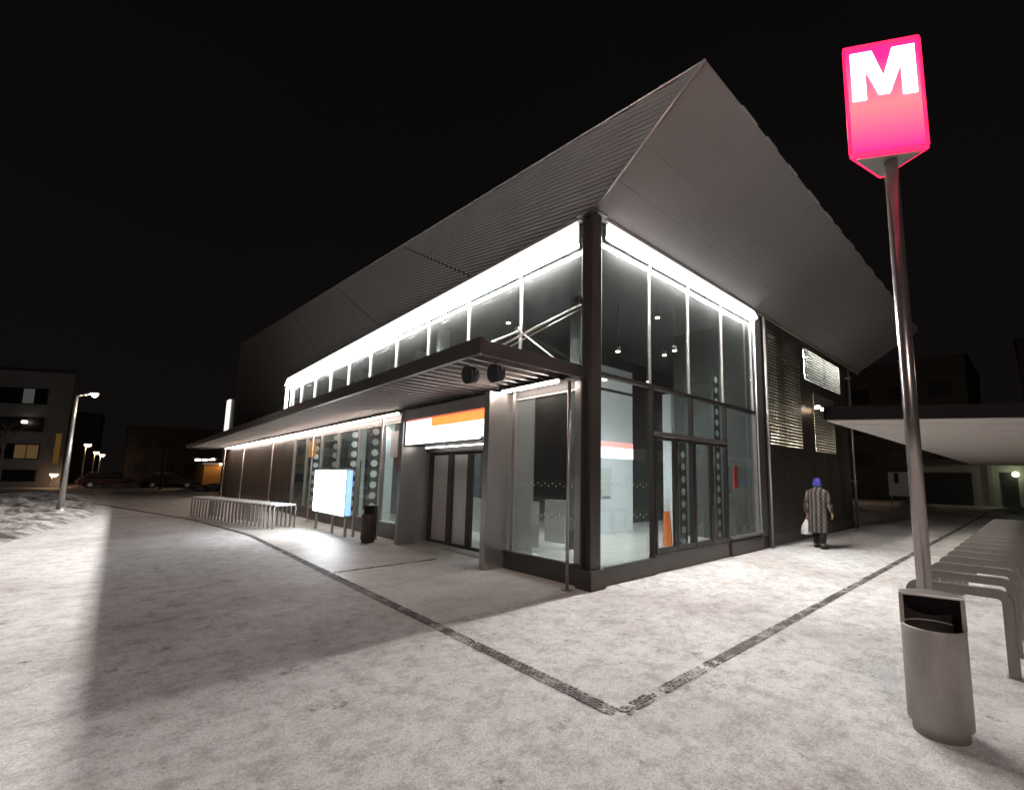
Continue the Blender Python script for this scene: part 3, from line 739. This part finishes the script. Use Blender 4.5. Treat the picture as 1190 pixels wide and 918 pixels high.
# white letter M on each of the three faces: polygonal strokes
def letter(face_a, face_b, name):
    d = (face_b-face_a); w = d.length; d.normalize(); n = Vector((d.y, -d.x, 0)); cen = (a_+b_+c_)/3
    if n.dot((face_a+face_b)/2-cen) < 0: n = -n
    def P(u, v): q = face_a+d*(u*w)+n*.004; return (q.x, q.y, z0+v*(z1-z0))
    m = MB()
    def plate(uv): m.prism([P(u, v) for u, v in uv], n*.006)
    T, Bm = .950, .490
    plate([(.09, Bm), (.27, Bm), (.27, .78), (.27, T), (.09, T)])
    plate([(.73, Bm), (.91, Bm), (.91, T), (.73, T), (.73, .80)])
    plate([(.271, T), (.271, .78), (.43, Bm+.03), (.50, Bm+.03), (.50, .69), (.37, T)])
    plate([(.729, T), (.63, T), (.501, .69), (.501, Bm+.03), (.57, Bm+.03), (.729, .78)])
    m.build(name, E_M, MS)
letter(a_, b_, 'letter_m'); letter(b_, c_, 'letter_m'); letter(c_, a_, 'letter_m')

def litter_bin(x, y, face, label, cat='litter bin', body='bin', sc=1.0, grp='cylindrical litter bins'):
    t = thing('litter_bin', label, cat, (x, y, 0), face, grp)
    r = .172
    MB().lathe([(0, .0), (r*.86, 0), (r*.86, .055), (r, .075), (r, .655), (r-.004, .664), (r-.012, .664), (r-.012, .60)], n=48).build('bin_body', M[body], t)
    MB().lathe([(r-.014, .655), (r-.02, .45), (0, .42)], n=40).build('liner', M['bin_in'], t)
    h = math.pi/2
    hd = MB().lathe([(r, .66), (r, .845), (r-.010, .845), (r-.010, .66)], n=28, a0=h*.93, a1=h*3.07)
    hd.build('hood', M[body], t)
    cv = MB(); pts = [(r*1.01*math.cos(h*.9+(h*2.2)*k/24), r*1.01*math.sin(h*.9+(h*2.2)*k/24), .846) for k in range(25)]
    cv.prism(pts, (0, 0, .016)); cv.build('lid', M['galv' if body == 'bin' else body], t, .003)
    inn = MB().lathe([(r-.0115, .66), (r-.0115, .844)], n=28, a0=h*.95, a1=h*3.05); inn.build('hood_lining', M['bin_in'], t)
    for ya, yb in ((r-.022, r+.002), (-r-.002, -r+.022)): box(-.004, ya, .655, .014, yb, .846).build('hood_post', M[body], t)
    return t
# opening faces the lane (camera side); local +x is the open side
litter_bin(-1.13, -4.09, math.atan2(-.45, -3.5)+R(6), 'grey steel cylindrical litter bin with open hood, at the foot of the red sign pole')
M['bin_dark'] = mat('bin_dark_maroon', (.07, .05, .048), .5, .3, .2, 9)
litter_bin(-.66, 6.56, R(200), 'dark cylindrical litter bin by a thin post beside the lit advertising box', body='bin_dark')

# ------------------------------------------------------------------ lit advertising box on legs
AD = thing('advertising_lightbox', 'bright white backlit advertising box with blue end, standing on steel legs before the station', 'lightbox', (-.70, 9.1, 0))
box(-.145, -1.36, .50, .02, 1.25, 1.74).build('housing', M['galv'], AD, .01)
box(-.152, -1.32, .54, -.147, 1.21, 1.70).build('lit_face', E_AD, AD)
box(-.13, -1.368, .54, .01, -1.362, 1.70).build('end_face', E_AD_BLUE, AD)
for y in (-1.28, -.3, 1.12): box(-.09, y-.03, 0, -.03, y+.03, .498).build('leg', M['galv'], AD)
box(.07, -1.42, 0, .13, -1.372, 1.76).build('leg', M['galv'], AD)

# ------------------------------------------------------------------ cycle racks: one hoop is one thing
hp = {}
def hoop_mesh(w, h, bw, th, key):
    r = .07; pts = [(-w/2, 0, 0), (-w/2, 0, h-r)]
    for k in range(1, 6): t = k/6*math.pi/2; pts.append((-w/2+r-r*math.cos(t), 0, h-r+r*math.sin(t)))
    pts += [(-w/2+r, 0, h), (w/2-r, 0, h)]
    for k in range(1, 6): t = k/6*math.pi/2; pts.append((w/2-r+r*math.sin(t), 0, h-r+r*math.cos(t)))
    pts += [(w/2, 0, h-r), (w/2, 0, 0)]
    m = MB().path(pts, bw, th, (0, 1, 0)); o = m.build('hoop_bar', M['rack'], None, .003); 
    f = MB(); f.box(-w/2-.05, -.05, 0, -w/2+.05, .05, .008); f.box(w/2-.05, -.05, 0, w/2+.05, .05, .008); g_ = f.build('foot_plates', M['galv'])
    return o, g_
hoopb, hoopf = hoop_mesh(.66, .665, .07, .075, 'a')
proto_h = thing('cycle_hoop', 'x', 'cycle rack')
hoopb.parent = proto_h; hoopf.parent = proto_h
hb2, hf2 = hoop_mesh(.60, .665, .055, .030, 'b')
proto_2 = thing('cycle_hoop', 'x', 'cycle rack')
hb2.parent = proto_2; hf2.parent = proto_2
M['cap_white'] = mat('cap_white', (.82, .82, .81), .6, 0, .04, 30, .4, 50)
cap0 = MB().prism([(-.30, -.026, .681), (.30, -.026, .681), (.29, -.026, .708), (-.29, -.026, .708)], (0, .052, 0)).build('white_cap', M['cap_white'])  # white strip along the top bar of each hoop in the left row
def place_hoop(x, y, rz, label, group, first, snowy=False):  # snowy: thin-bar hoop with a white cap
    if snowy: o = proto_2 if first else copy_tree(proto_2)
    else: o = proto_h if first else copy_tree(proto_h)
    o.location = (x, y, 0); o.rotation_euler = (0, 0, rz); o['label'] = label; o['group'] = group
    if snowy and not any(ch.name.startswith('white_cap') for ch in o.children):
        c = cap0.copy(); COL.objects.link(c); c.parent = o
    return o
rx = [.42, 1.12, 1.80, 2.48, 3.16, 3.84, 4.52, 5.2, 5.88, 6.56, 7.24, 7.92, 8.6, 9.28, 9.96, 10.64, 11.32]
lab = ['grey cycle hoop nearest the litter bin, first of the row under the bike shelter',
       'second grey cycle hoop from the litter bin in the row under the bike shelter',
       'third grey cycle hoop from the litter bin in the row under the bike shelter',
       'fourth grey cycle hoop from the litter bin in the row under the bike shelter']
for k, x in enumerate(rx):
    place_hoop(x, -4.06, R(90), lab[k] if k < 4 else 'grey cycle hoop merging into the far part of the row under the bike shelter',
               'cycle hoops under the bike shelter' if k < 4 else 'far cycle hoops under the bike shelter', k == 0)
N = 24
for k in range(N):
    t = k/(N-1); x = -1.47+(-2.75+1.47)*t; y = 10.75+(16.9-10.75)*t
    if k == 0: l = 'white-topped cycle hoop at the near end of its row beside the lit box'; gq = 'cycle hoops along the station canopy'
    elif k == N-1: l = 'white-topped cycle hoop at the far end of the row beside the lane'; gq = 'cycle hoops along the station canopy'
    else: l = 'white-topped cycle hoop inside the close-set row between the lane and the station'; gq = 'inner cycle hoops along the station canopy'
    place_hoop(x, y, math.atan2(6.15, -1.28)-R(90), l, gq, k == 0, True)

# ------------------------------------------------------------------ bike shelter on the right
SH = thing('bike_shelter', 'low flat-roofed bike shelter with dark fascia and pale ribbed soffit at right', 'bike shelter')
P0 = Vector((1.51, -2.75, 0)); P1 = Vector((2.69, -4.58, 0)); dv = (P1-P0).normalized(); far = Vector((21.3, -2.70, 0))
P2 = P0+dv*6.4; P3 = far+dv*6.4
rfp = [P0, P2, P3, far]
sh = MB(); sh.prism([(p.x, p.y, 2.405) for p in rfp], (0, 0, .17)); sh.build('shelter_roof', M['shelter_dark'], SH)
so = MB(); ln = (far-P0).length; n = 32; ux_ = (far-P0)/n
for k in range(n):
    a = P0+ux_*k; b = P0+ux_*(k+1); 
    q = [a+dv*.03+ux_*.06, a+dv*6.3+ux_*.06, b+dv*6.3-ux_*.06, b+dv*.03-ux_*.06]
    so.prism([(p.x, p.y, 2.385) for p in q], (0, 0, .018))
so.build('shelter_soffit', M['shelter_white'], SH)
for x in (5.2, 11.5, 18, 24):
    box(x-.05, -6.9, 0, x+.05, -6.8, 2.384).build('shelter_post', M['galv'], SH)

# ------------------------------------------------------------------ street lamps
def lamp_post(x, y, h, arm, rz, label, em, name='street_lamp', grp=None, r=.075, watt=0, col=(1, .8, .6), hs=1.0):
    t = thing(name, label, 'street lamp', (x, y, 0), rz, grp)
    tube((0, 0, 0), (0, 0, h), r, r*.55, n=16).build('post', M['galv'], t)
    tube((0, 0, 0), (0, 0, .35), r*1.5, r*1.4, n=16).build('post_base', M['galv'], t)
    pts = []
    if arm: 
        am = MB(); prev = Vector((0, 0, h))
        for k in range(1, 5):
            q = k/4; p_ = Vector((arm*math.sin(q*math.pi/2), 0, h+.16*q)); am.tube(prev, p_, r*.5, n=10); prev = p_
        am.build('arm', M['galv'], t)
    hx = arm
    hd = MB().lathe([(.0, .10), (.10*hs, .09), (.18*hs, .03), (.19*hs, .0)], (hx+.12, 0, h+.14), n=20); hd.build('lamp_head', M['dark_steel'], t)
    MB().lathe([(.175*hs, .0), (.16*hs, -.06*max(1, hs*1.3)), (.09*hs, -.12*max(1, hs*1.3)), (.0, -.14*max(1, hs*1.3))], (hx+.12, 0, h+.14), n=20).build('lamp_lens', em, t)
    if watt:
        ld = bpy.data.lights.new('lamp_light', 'POINT'); ld.energy = watt; ld.color = col; ld.shadow_soft_size = .12
        lo = bpy.data.objects.new('lamp_light', ld); COL.objects.link(lo); lo.parent = t; lo.location = (hx+.12, 0, h-.02)
    return t
lamp_post(-6.42, 19.1, 4.25, .32, 0, 'slim grey street lamp with lit head standing in the snow bank at left', E_SODIUM, r=.085, watt=22, hs=.6)
lamp_post(-7.55, 60, 4.0, 0, 0, 'sodium street lamp with lit top just right of the slim lamp, far down the lane', E_SODIUM, r=.09, watt=60, col=(1, .55, .25), hs=1.5)
lamp_post(-7.0, 64.5, 3.4, 0, 0, 'far sodium lamp, left one of a close pair down the lane', E_SODIUM, r=.08, watt=30, col=(1, .5, .22), hs=1.3)
lamp_post(-6.6, 67, 3.2, 0, 0, 'far sodium lamp, right one of a close pair down the lane', E_SODIUM, r=.08, hs=1.3)
lamp_post(-9.25, 56.0, 1.1, 0, 0, 'low orange lamp at the foot of the dark apartment block', E_SODIUM, r=.07, watt=50, col=(1, .5, .2), hs=1.5)
# unseen street lamps added for fill (they light the snow the station does not reach)
lamp_post(-9.5, -9.0, 7.5, 1.2, R(35), 'tall added fill lamp, out of view on the open square', E_SODIUM, r=.1, watt=2300, col=(1, .84, .80))
lamp_post(14, -12.5, 7.0, 1.2, R(110), 'tall added fill lamp, out of view beyond the bike shelter', E_SODIUM, r=.1, watt=260, col=(1, .78, .62))

# ------------------------------------------------------------------ people
def skin(name, pts, edges, radii, m, parent=None, sub=2, root=0):
    me = bpy.data.meshes.new(name); me.from_pydata(pts, edges, [])
    o = bpy.data.objects.new(name, me); COL.objects.link(o)
    sk = o.modifiers.new('skin', 'SKIN'); sk.use_smooth_shade = True
    for k, r in enumerate(radii):
        v = me.skin_vertices[0].data[k]; v.radius = (r, r) if not isinstance(r, tuple) else r; v.use_root = (k == root)
    s = o.modifiers.new('sub', 'SUBSURF'); s.levels = sub; s.render_levels = sub
    me.materials.append(m)
    if parent: o.parent = parent
    return o
M['trousers'] = mat('dark_trousers', (.02, .018, .018), .8, 0, .3, 20)
M['skinm'] = mat('skin', (.45, .28, .2), .55, 0, .05, 10)
M['hat'] = mat('blue_knit', (.045, .042, .26), .85, 0, .25, 60, .5, 120)
M['shoe'] = mat('shoe', (.02, .018, .016), .5, 0, .2, 20)
M['bag'] = mat('white_plastic_bag', (.78, .77, .75), .35, 0, .06, 12, .6, 14)
def plaid():
    m, nt, b = newmat('plaid_wool'); N = nt.nodes; L = nt.links
    tc = N.new('ShaderNodeTexCoord'); sp_ = N.new('ShaderNodeSeparateXYZ'); L.new(tc.outputs['Object'], sp_.inputs[0])
    def stripe(o, f, th):
        a = N.new('ShaderNodeMath'); a.operation = 'MULTIPLY'; a.inputs[1].default_value = f; L.new(o, a.inputs[0])
        s = N.new('ShaderNodeMath'); s.operation = 'SINE'; L.new(a.outputs[0], s.inputs[0])
        g = N.new('ShaderNodeMath'); g.operation = 'GREATER_THAN'; g.inputs[1].default_value = th; L.new(s.outputs[0], g.inputs[0]); return g
    v = stripe(sp_.outputs['Y'], 62, .1); h = stripe(sp_.outputs['Z'], 52, .45)
    m1 = N.new('ShaderNodeMix'); m1.data_type = 'RGBA'; m1.inputs[6].default_value = (.030, .026, .024, 1); m1.inputs[7].default_value = (.16, .145, .125, 1); L.new(v.outputs[0], m1.inputs[0])
    m2 = N.new('ShaderNodeMix'); m2.data_type = 'RGBA'; m2.inputs[7].default_value = (.10, .065, .06, 1); L.new(m1.outputs[2], m2.inputs[6])
    q = N.new('ShaderNodeMath'); q.operation = 'MULTIPLY'; q.inputs[1].default_value = .55; L.new(h.outputs[0], q.inputs[0]); L.new(q.outputs[0], m2.inputs[0])
    L.new(m2.outputs[2], b.inputs['Base Color']); b.inputs['Roughness'].default_value = .9
    return m
M['plaid'] = plaid()
# figure faces +x (away from the viewer); +y is its left
PE = thing('person', 'person in long plaid coat and blue hat walking away along the dark station wall', 'person', (7.25, -.86, 0), R(-8))
ptsb = [(0, 0, .90), (0, 0, 1.08), (.01, 0, 1.25), (.02, 0, 1.36), (.035, 0, 1.44), (.05, 0, 1.53), (.055, 0, 1.60),
        (.0, .10, .86), (.05, .105, .48), (.10, .11, .09), (.19, .12, .04),
        (.0, -.10, .86), (-.02, -.11, .48), (-.12, -.12, .10), (-.02, -.13, .04),
        (.01, .19, 1.33), (-.02, .26, 1.06), (.03, .28, .83), (.045, .285, .76),
        (.01, -.19, 1.33), (-.02, -.27, 1.06), (.06, -.29, .86), (.08, -.295, .79)]
edb = [(0, 1), (1, 2), (2, 3), (3, 4), (4, 5), (5, 6), (0, 7), (7, 8), (8, 9), (9, 10), (0, 11), (11, 12), (12, 13), (13, 14),
       (3, 15), (15, 16), (16, 17), (17, 18), (3, 19), (19, 20), (20, 21), (21, 22)]
rad = [.14, .13, .15, .13, .055, .085, .07, .095, .06, .042, .035, .095, .06, .042, .035, .06, .045, .034, .028, .06, .045, .034, .028]
# hands: palm end vertex 18 / 22 gets five fingers
def add_hand(base, sgn):
    p0 = Vector(ptsb[base])
    for j, (dx, l) in enumerate(((.024, .065), (.008, .075), (-.008, .07), (-.024, .055))):
        i0 = len(ptsb); ptsb.append(tuple(p0+Vector((dx, 0, -.045)))); ptsb.append(tuple(p0+Vector((dx, -sgn*.018, -.045-l*.6)))); ptsb.append(tuple(p0+Vector((dx, -sgn*.04, -.045-l*.7))))
        rad.extend([.010, .009, .008]); edb.extend([(base, i0), (i0, i0+1), (i0+1, i0+2)])
    i0 = len(ptsb); ptsb.append(tuple(p0+Vector((.035, 0, -.01)))); ptsb.append(tuple(p0+Vector((.045, -sgn*.012, -.05)))); rad.extend([.011, .009]); edb.extend([(base, i0), (i0, i0+1)])
add_hand(18, 1); add_hand(22, -1)
bd = skin('body', ptsb, edb, rad, M['skinm'], PE)
nose = MB().lathe([(0, .03), (.012, .0), (.0, -.012)], (.145, 0, 1.52), n=10); nose.build('nose', M['skinm'], PE)
ey = MB(); [ey.tube((.125, s*.032, 1.555), (.137, s*.032, 1.555), .009, n=8) for s in (-1, 1)]; ey.build('eyes', M['black'], PE)
tr_ = MB()
for s, pp_ in ((1, [(0, .10, .84), (.05, .105, .48), (.09, .11, .10)]), (-1, [(0, -.10, .84), (-.02, -.11, .48), (-.11, -.12, .12)])):
    tr_.tube(pp_[0], pp_[1], .105, .082, n=16, cap=False); tr_.tube(pp_[1], pp_[2], .082, .068, n=16)
tr_.build('trousers', M['trousers'], PE)
shn = MB(); shn.bar((.02, .11, .035), (.24, .125, .035), .09, .07); shn.bar((-.16, -.12, .04), (.05, -.13, .035), .09, .07); shn.build('shoes', M['shoe'], PE, .02)
coat = MB(); prof = [(.235, .185, .38, 0), (.225, .175, .60, 0), (.205, .16, .80, 0), (.19, .145, 1.0, .0), (.205, .15, 1.18, .005), (.215, .15, 1.32, .01), (.16, .115, 1.41, .02), (.075, .075, 1.46, .035)]
nn_ = 40; i0 = 0
for ry, rxx, z, cx in prof:
    for k in range(nn_):
        t = 2*math.pi*k/nn_; fl = 1+.035*math.sin(7*t)*(1.2-z)*1.2 if z < 1.2 else 1
        coat.v.append((cx+rxx*fl*math.cos(t), ry*fl*math.sin(t), z))
for j in range(len(prof)-1):
    for k in range(nn_): coat.smooth.add(len(coat.f)); coat.f.append((j*nn_+k, j*nn_+(k+1) % nn_, (j+1)*nn_+(k+1) % nn_, (j+1)*nn_+k))
for s, pl in ((1, [(.01, .17, 1.36), (-.02, .26, 1.07), (.02, .285, .84)]), (-1, [(.01, -.17, 1.36), (-.02, -.27, 1.07), (.055, -.30, .87)])):
    coat.tube(pl[0], pl[1], .078, .066, n=16, cap=True); coat.tube(pl[1], pl[2], .066, .058, n=16)
coat.build('coat', M['plaid'], PE)
ht = MB().lathe([(0, .17), (.05, .16), (.085, .13), (.098, .07), (.100, .02), (.112, .015), (.114, -.03), (.100, -.035)], (.045, 0, 1.51), n=28); ht.build('hat', M['hat'], PE)
sc_ = MB().lathe([(.07, .05), (.085, .035), (.10, 0), (.09, -.03)], (.04, 0, 1.43), n=24); sc_.build('scarf', M['plaid'], PE)
BG = thing('carrier_bag', 'white plastic carrier bag held in the left hand of the person in plaid', 'bag', (7.30, -.57, .0), R(-8))
bgm = bmesh.new(); lv = [(.30, .115, .08), (.31, .125, .10), (.42, .125, .095), (.52, .10, .07), (.60, .055, .04), (.66, .02, .018)]; rings = []
for z, ry, rxx in lv:
    rings.append([bgm.verts.new((rxx*math.cos(2*math.pi*k/20)*(1+.12*math.sin(5*k+z*30)), ry*math.sin(2*math.pi*k/20)*(1+.1*math.cos(3*k)), z)) for k in range(20)])
for j in range(len(rings)-1):
    for k in range(20): bgm.faces.new((rings[j][k], rings[j][(k+1) % 20], rings[j+1][(k+1) % 20], rings[j+1][k]))
bgm.faces.new(rings[0][::-1]); bme = bpy.data.meshes.new('bag_body'); bgm.to_mesh(bme); bgm.free(); bme.materials.append(M['bag'])
bo = bpy.data.objects.new('bag_body', bme); COL.objects.link(bo); bo.parent = BG
MB().path([(0, .012, .65), (.0, .018, .69), (0, .0, .725), (0, -.018, .69), (0, -.012, .65)], .02, .003, (1, 0, 0)).build('bag_handle', M['bag'], BG)

# ------------------------------------------------------------------ caution sign inside the hall
CS = thing('caution_sign', 'orange folding caution sign with white top standing on the hall floor behind the door glass', 'caution sign', (4.3, 1.5, .05), R(20))
MB().prism([(-.02, -.10, 0), (-.02, .10, 0), (-.02, .065, .80), (-.02, -.065, .80)], (.02, 0, 0)).build('panel', M['orange_paint'], CS)
MB().prism([(-.02, -.065, .801), (-.02, .065, .801), (-.02, .05, 1.08), (-.02, -.05, 1.08)], (.02, 0, 0)).build('top_panel', M['white_paint'], CS)
MB().prism([(.2, -.09, 0), (.2, .09, 0), (.04, .05, 1.0), (.04, -.05, 1.0)], (.015, 0, 0)).build('rear_panel', M['orange_paint'], CS)

# ------------------------------------------------------------------ background buildings, left
AB = thing('apartment_block', 'dark four-storey apartment block with window bands far left, a few windows lit', 'building')
p0 = Vector((-8.77, 57.2, 0)); p1 = Vector((-13.65, 60.0, 0)); dd = (p1-p0).normalized(); nn2 = Vector((dd.y, -dd.x, 0))
if nn2.y > 0: nn2 = -nn2
def on(u, z, off=0): q = p0+dd*u+nn2*off; return Vector((q.x, q.y, z))
bd_ = Vector((-2.2, 13, 0))
bw = MB(); bw.prism([on(0, -.1), on(30, -.1), on(30, -.1, 0)+bd_, on(0, -.1, 0)+bd_], (0, 0, 10.65)); bw.build('wall', M['plaster'], AB)
MB().prism([on(-.15, 10.56, .15), on(30, 10.56, .15), on(30, 10.56, 0)+bd_, on(-.15, 10.56, 0)+bd_], (0, 0, .25)).build('roof', M['roof'], AB)
WC = emit('dim_curtain_light', (1.0, .62, .25), .07, (.04, .035, .03)); WP = emit('pale_window_light', (.75, .8, .72), .06, (.04, .04, .04)); WO = emit('stair_window_light', (1.0, .5, .12), .07, (.04, .03, .02))
for fl, (za, zb) in enumerate(((7.6, 8.9), (5.1, 6.2), (2.6, 3.8), (.6, 1.5))):
    for u0, u1 in ((1.9, 3.6), (3.75, 6.2), (6.4, 9.5), (9.8, 13.5), (14, 18)):
        m_ = M['win_dark']
        if fl == 0 and u0 == 1.9: m_ = WP
        if fl == 2 and u0 == 1.9: m_ = WC
        fr = MB(); fr.prism([on(u0-.08, za-.08, .02), on(u1+.08, za-.08, .02), on(u1+.08, zb+.08, .02), on(u0-.08, zb+.08, .02)], nn2*.05)
        w = fr.build('window', M['dark_steel'], AB)
        MB().prism([on(u0, za, .072), on((u0+u1)/2-.04, za, .072), on((u0+u1)/2-.04, zb, .072), on(u0, zb, .072)], nn2*.01).build('window_pane', M['win_dark'] if fl == 0 and m_ is WP else m_, w)
        MB().prism([on((u0+u1)/2+.04, za, .072), on(u1, za, .072), on(u1, zb, .072), on((u0+u1)/2+.04, zb, .072)], nn2*.01).build('window_pane', m_, w)
MB().prism([on(.35, 2.2, .02), on(.75, 2.2, .02), on(.75, 4.9, .02), on(.35, 4.9, .02)], nn2*.03).build('stair_window', WO, AB)
bl = MB().tube(on(2.9, 5.85, .3), on(3.2, 5.85, .3), .14, n=10); bl.build('balcony_lamp', emit('balcony_lamp', (1, .85, .75), 3), AB)

def house(x0, y0, x1, y1, h, m, label, cat='building', roof_h=0, wins=(), name='house'):
    t = thing(name, label, cat)
    box(x0, y0, 0, x1, y1, h).build('wall', m, t)
    r = MB()
    if roof_h: r.prism([(x0-.3, y0-.3, h), (x0-.3, y1+.3, h), (x0-.3, (y0+y1)/2, h+roof_h)], (x1-x0+.6, 0, 0))
    else: r.box(x0-.15, y0-.15, h+.002, x1+.15, y1+.15, h+.22)
    r.build('roof', M['roof'], t)
    for (ax, a0, a1, za, zb) in wins:
        if ax == 'y': w = box(a0, y0-.05, za, a1, y0-.002, zb).build('window', M['win_dark'], t)
        else: w = box(x0-.05, a0, za, x0-.002, a1, zb).build('window', M['win_dark'], t)
    return t
house(-4.6, 66, 4.0, 78, 6.6, M['plaster2'], 'very dark brown building at the end of the lane, left of the station', wins=[('y', x, x+1.2, z, z+1.2) for x in (-3.8, -1.6, .6, 2.4) for z in (1.4, 4.2)], name='building')
house(-18, 82, -7.3, 96, 9.0, M['plaster2'], 'dark block standing behind the sodium lamps down the lane', wins=[('y', x, x+1.3, z, z+1.2) for x in (-15, -12, -9) for z in (2, 5)], name='building')
oh = house(1.0, 52, 6.0, 58, 2.3, M['ochre'], 'low ochre pavilion lit by a row of tube lamps beyond the canopy end', name='pavilion')
tl = MB()
for k in range(3): tl.tube((.2+k*.55, 51.6, 2.75+.05*k), (.62+k*.55, 51.6, 2.78+.05*k), .10, n=8)
tl.build('tube_lamps', emit('tube_lamps', (1.0, .82, .72), 7), oh)
box(.1, 51.5, 2.86, 2.0, 52.2, 2.95).build('lamp_bracket', M['dark_steel'], oh)
lp = tube((2.3, 51.6, 2.3), (2.3, 51.6, 2.5), .16, n=10).build('wall_lamp', E_SODIUM, oh)
ld = bpy.data.lights.new('lamp_light', 'POINT'); ld.energy = 25; ld.color = (1, .6, .25); ld.shadow_soft_size = .15
lo = bpy.data.objects.new('lamp_light', ld); COL.objects.link(lo); lo.parent = oh; lo.location = (1.8, 50.8, 2.6)
# parked cars far down the lane, under the snow
def car(x, y, rz, body, label):
    t = thing('parked_car', label, 'car', (x, y, 0), rz, 'cars parked at the end of the lane')
    m = MB(); m.prism([(-2.1, -.85, .35), (2.1, -.85, .35), (2.15, -.85, .70), (1.2, -.85, .90), (-1.9, -.85, .95), (-2.15, -.85, .6)], (0, 1.7, 0)); m.build('body', body, t, .06)
    c = MB(); c.prism([(-1.75, -.75, .92), (.95, -.75, .92), (.35, -.75, 1.40), (-1.35, -.75, 1.42)], (0, 1.5, 0)); c.build('cabin', M['win_dark'], t, .06)
    r = MB(); r.box(-1.3, -.7, 1.41, .3, .7, 1.46); r.build('snowy_roof', M['bank'], t, .03)
    for wx in (-1.3, 1.3):
        for wy in (-.80, .80):
            w = tube((wx, wy-.1, .32), (wx, wy+.1, .32), .32, n=18).build('wheel', M['black'], t)
            tube((wx, wy-.11, .32), (wx, wy+.11, .32), .18, n=12).build('rim', M['galv'], w)
    for wy in (-.6, .6): box(2.12, wy-.15, .58, 2.17, wy+.15, .70).build('headlight', M['disc'], t)
    return t
M['dull_red'] = mat('dull_red_paint', (.09, .02, .018), .5, 0, .3, 3)
car(-5.6, 56, R(8), M['dull_red'], 'dark red car parked across the end of the lane at left')
car(-1.2, 55, R(-5), M['win_dark'], 'black car with snowy roof parked right of the dark red car')
# a row of fencing and shrubs
def tree(x, y, h, seed, label, grp='bare trees at the end of the lane'):
    random.seed(seed)
    t = thing('bare_tree', label, 'tree', (x, y, 0), 0, grp)
    tk = MB(); tk.tube((0, 0, 0), (.05, 0, h*.4), .13, .09, n=10); tk.build('trunk', M['bark'], t)
    cr = MB()
    def br(p, d, l, r, lv):
        q = p+d*l; cr.tube(p, q, r, r*.65, n=5 if lv else 8, cap=False)
        if lv >= 5: return
        for k in range(3 if lv < 3 else 2):
            v = (d+Vector((random.uniform(-.75, .75), random.uniform(-.75, .75), random.uniform(-.1, .55)))).normalized()
            br(q, v, l*random.uniform(.62, .82), r*.62, lv+1)
    br(Vector((.05, 0, h*.4)), Vector((0, 0, 1)), h*.17, .085, 0)
    cr.build('crown', M['bark'], t)
tree(-2.2, 50, 5.5, 3, 'bare tree behind the parked cars, left of the ochre pavilion')
tree(-9.6, 33, 4.5, 5, 'bare young tree in the snow bank beside the dark apartment block')
tree(18.5, 5.5, 6.0, 8, 'bare tree behind the station corner, above the white board', 'bare trees behind the station')
tree(30, 5.2, 6.5, 9, 'bare tree farther behind the station corner, near the dark tower block', 'bare trees behind the station')
# ------------------------------------------------------------------ background, right
TB = house(46, -1.0, 60, 14, 12.5, M['plaster2'], 'dark tower block behind the station corner at right', wins=[('x', y, y+1.6, z, z+1.4) for y in (0, 3, 6, 9) for z in (3, 6, 9)], name='tower_block')
TB2 = house(48, -26, 62, -4.2, 13.5, M['plaster2'], 'dark tower block above the bike shelter at the right edge', wins=[('x', y, y+1.6, z, z+1.4) for y in (-8, -11, -14, -17) for z in (3, 6, 9)], name='tower_block')
GB = thing('garage_block', 'long low dark service block with recessed doors beyond the bike shelter', 'building')
box(40.3, -14, 0, 46, 2.4, 3.0).build('wall', M['plaster'], GB)
box(39.9, -14.2, 3.002, 46.2, 2.6, 3.4).build('roof', M['roof'], GB)
for y0, y1 in ((-1.2, 1.8), (-3.6, -2.75), (-5.0, -4.2)): box(40.2, y0, 0, 40.298, y1, 2.4).build('garage_door', M['win_dark'], GB)
for y in (-2.2, -3.9, -5.6): box(40.1, y-.12, 0, 40.298, y+.12, 2.98).build('pier', M['concrete'], GB)
tube((40.12, -3.52, 2.28), (40.0, -3.52, 2.28), .2, n=12).build('bulkhead_lamp', emit('green_white_lamp', (.95, 1.0, .55), 2.2), GB)
ld = bpy.data.lights.new('lamp_light', 'POINT'); ld.energy = 14; ld.color = (.85, 1, .6); ld.shadow_soft_size = .15
lo = bpy.data.objects.new('lamp_light', ld); COL.objects.link(lo); lo.parent = GB; lo.location = (39.4, -3.5, 2.3)
NB = thing('notice_board', 'pale notice board on two posts beyond the station corner, partly behind the red sign pole', 'notice board', (31, 1.7, 0))
box(-.05, -.62, .75, .05, .45, 2.25).build('board', M['white_paint'], NB)
box(-.06, -.1, 1.55, -.052, .15, 2.2).build('dark_print', M['int_dark'], NB)
for y in (-.5, .35): box(-.03, y-.03, 0, .03, y+.03, .748).build('post', M['galv'], NB)
lamp_post(37.5, 6.3, 5.0, .5, R(180), 'dim street lamp behind the station corner beside the bare trees', E_SODIUM, r=.07, watt=110, col=(1, .75, .5), hs=1)

bpy.data.objects.remove(cap0)
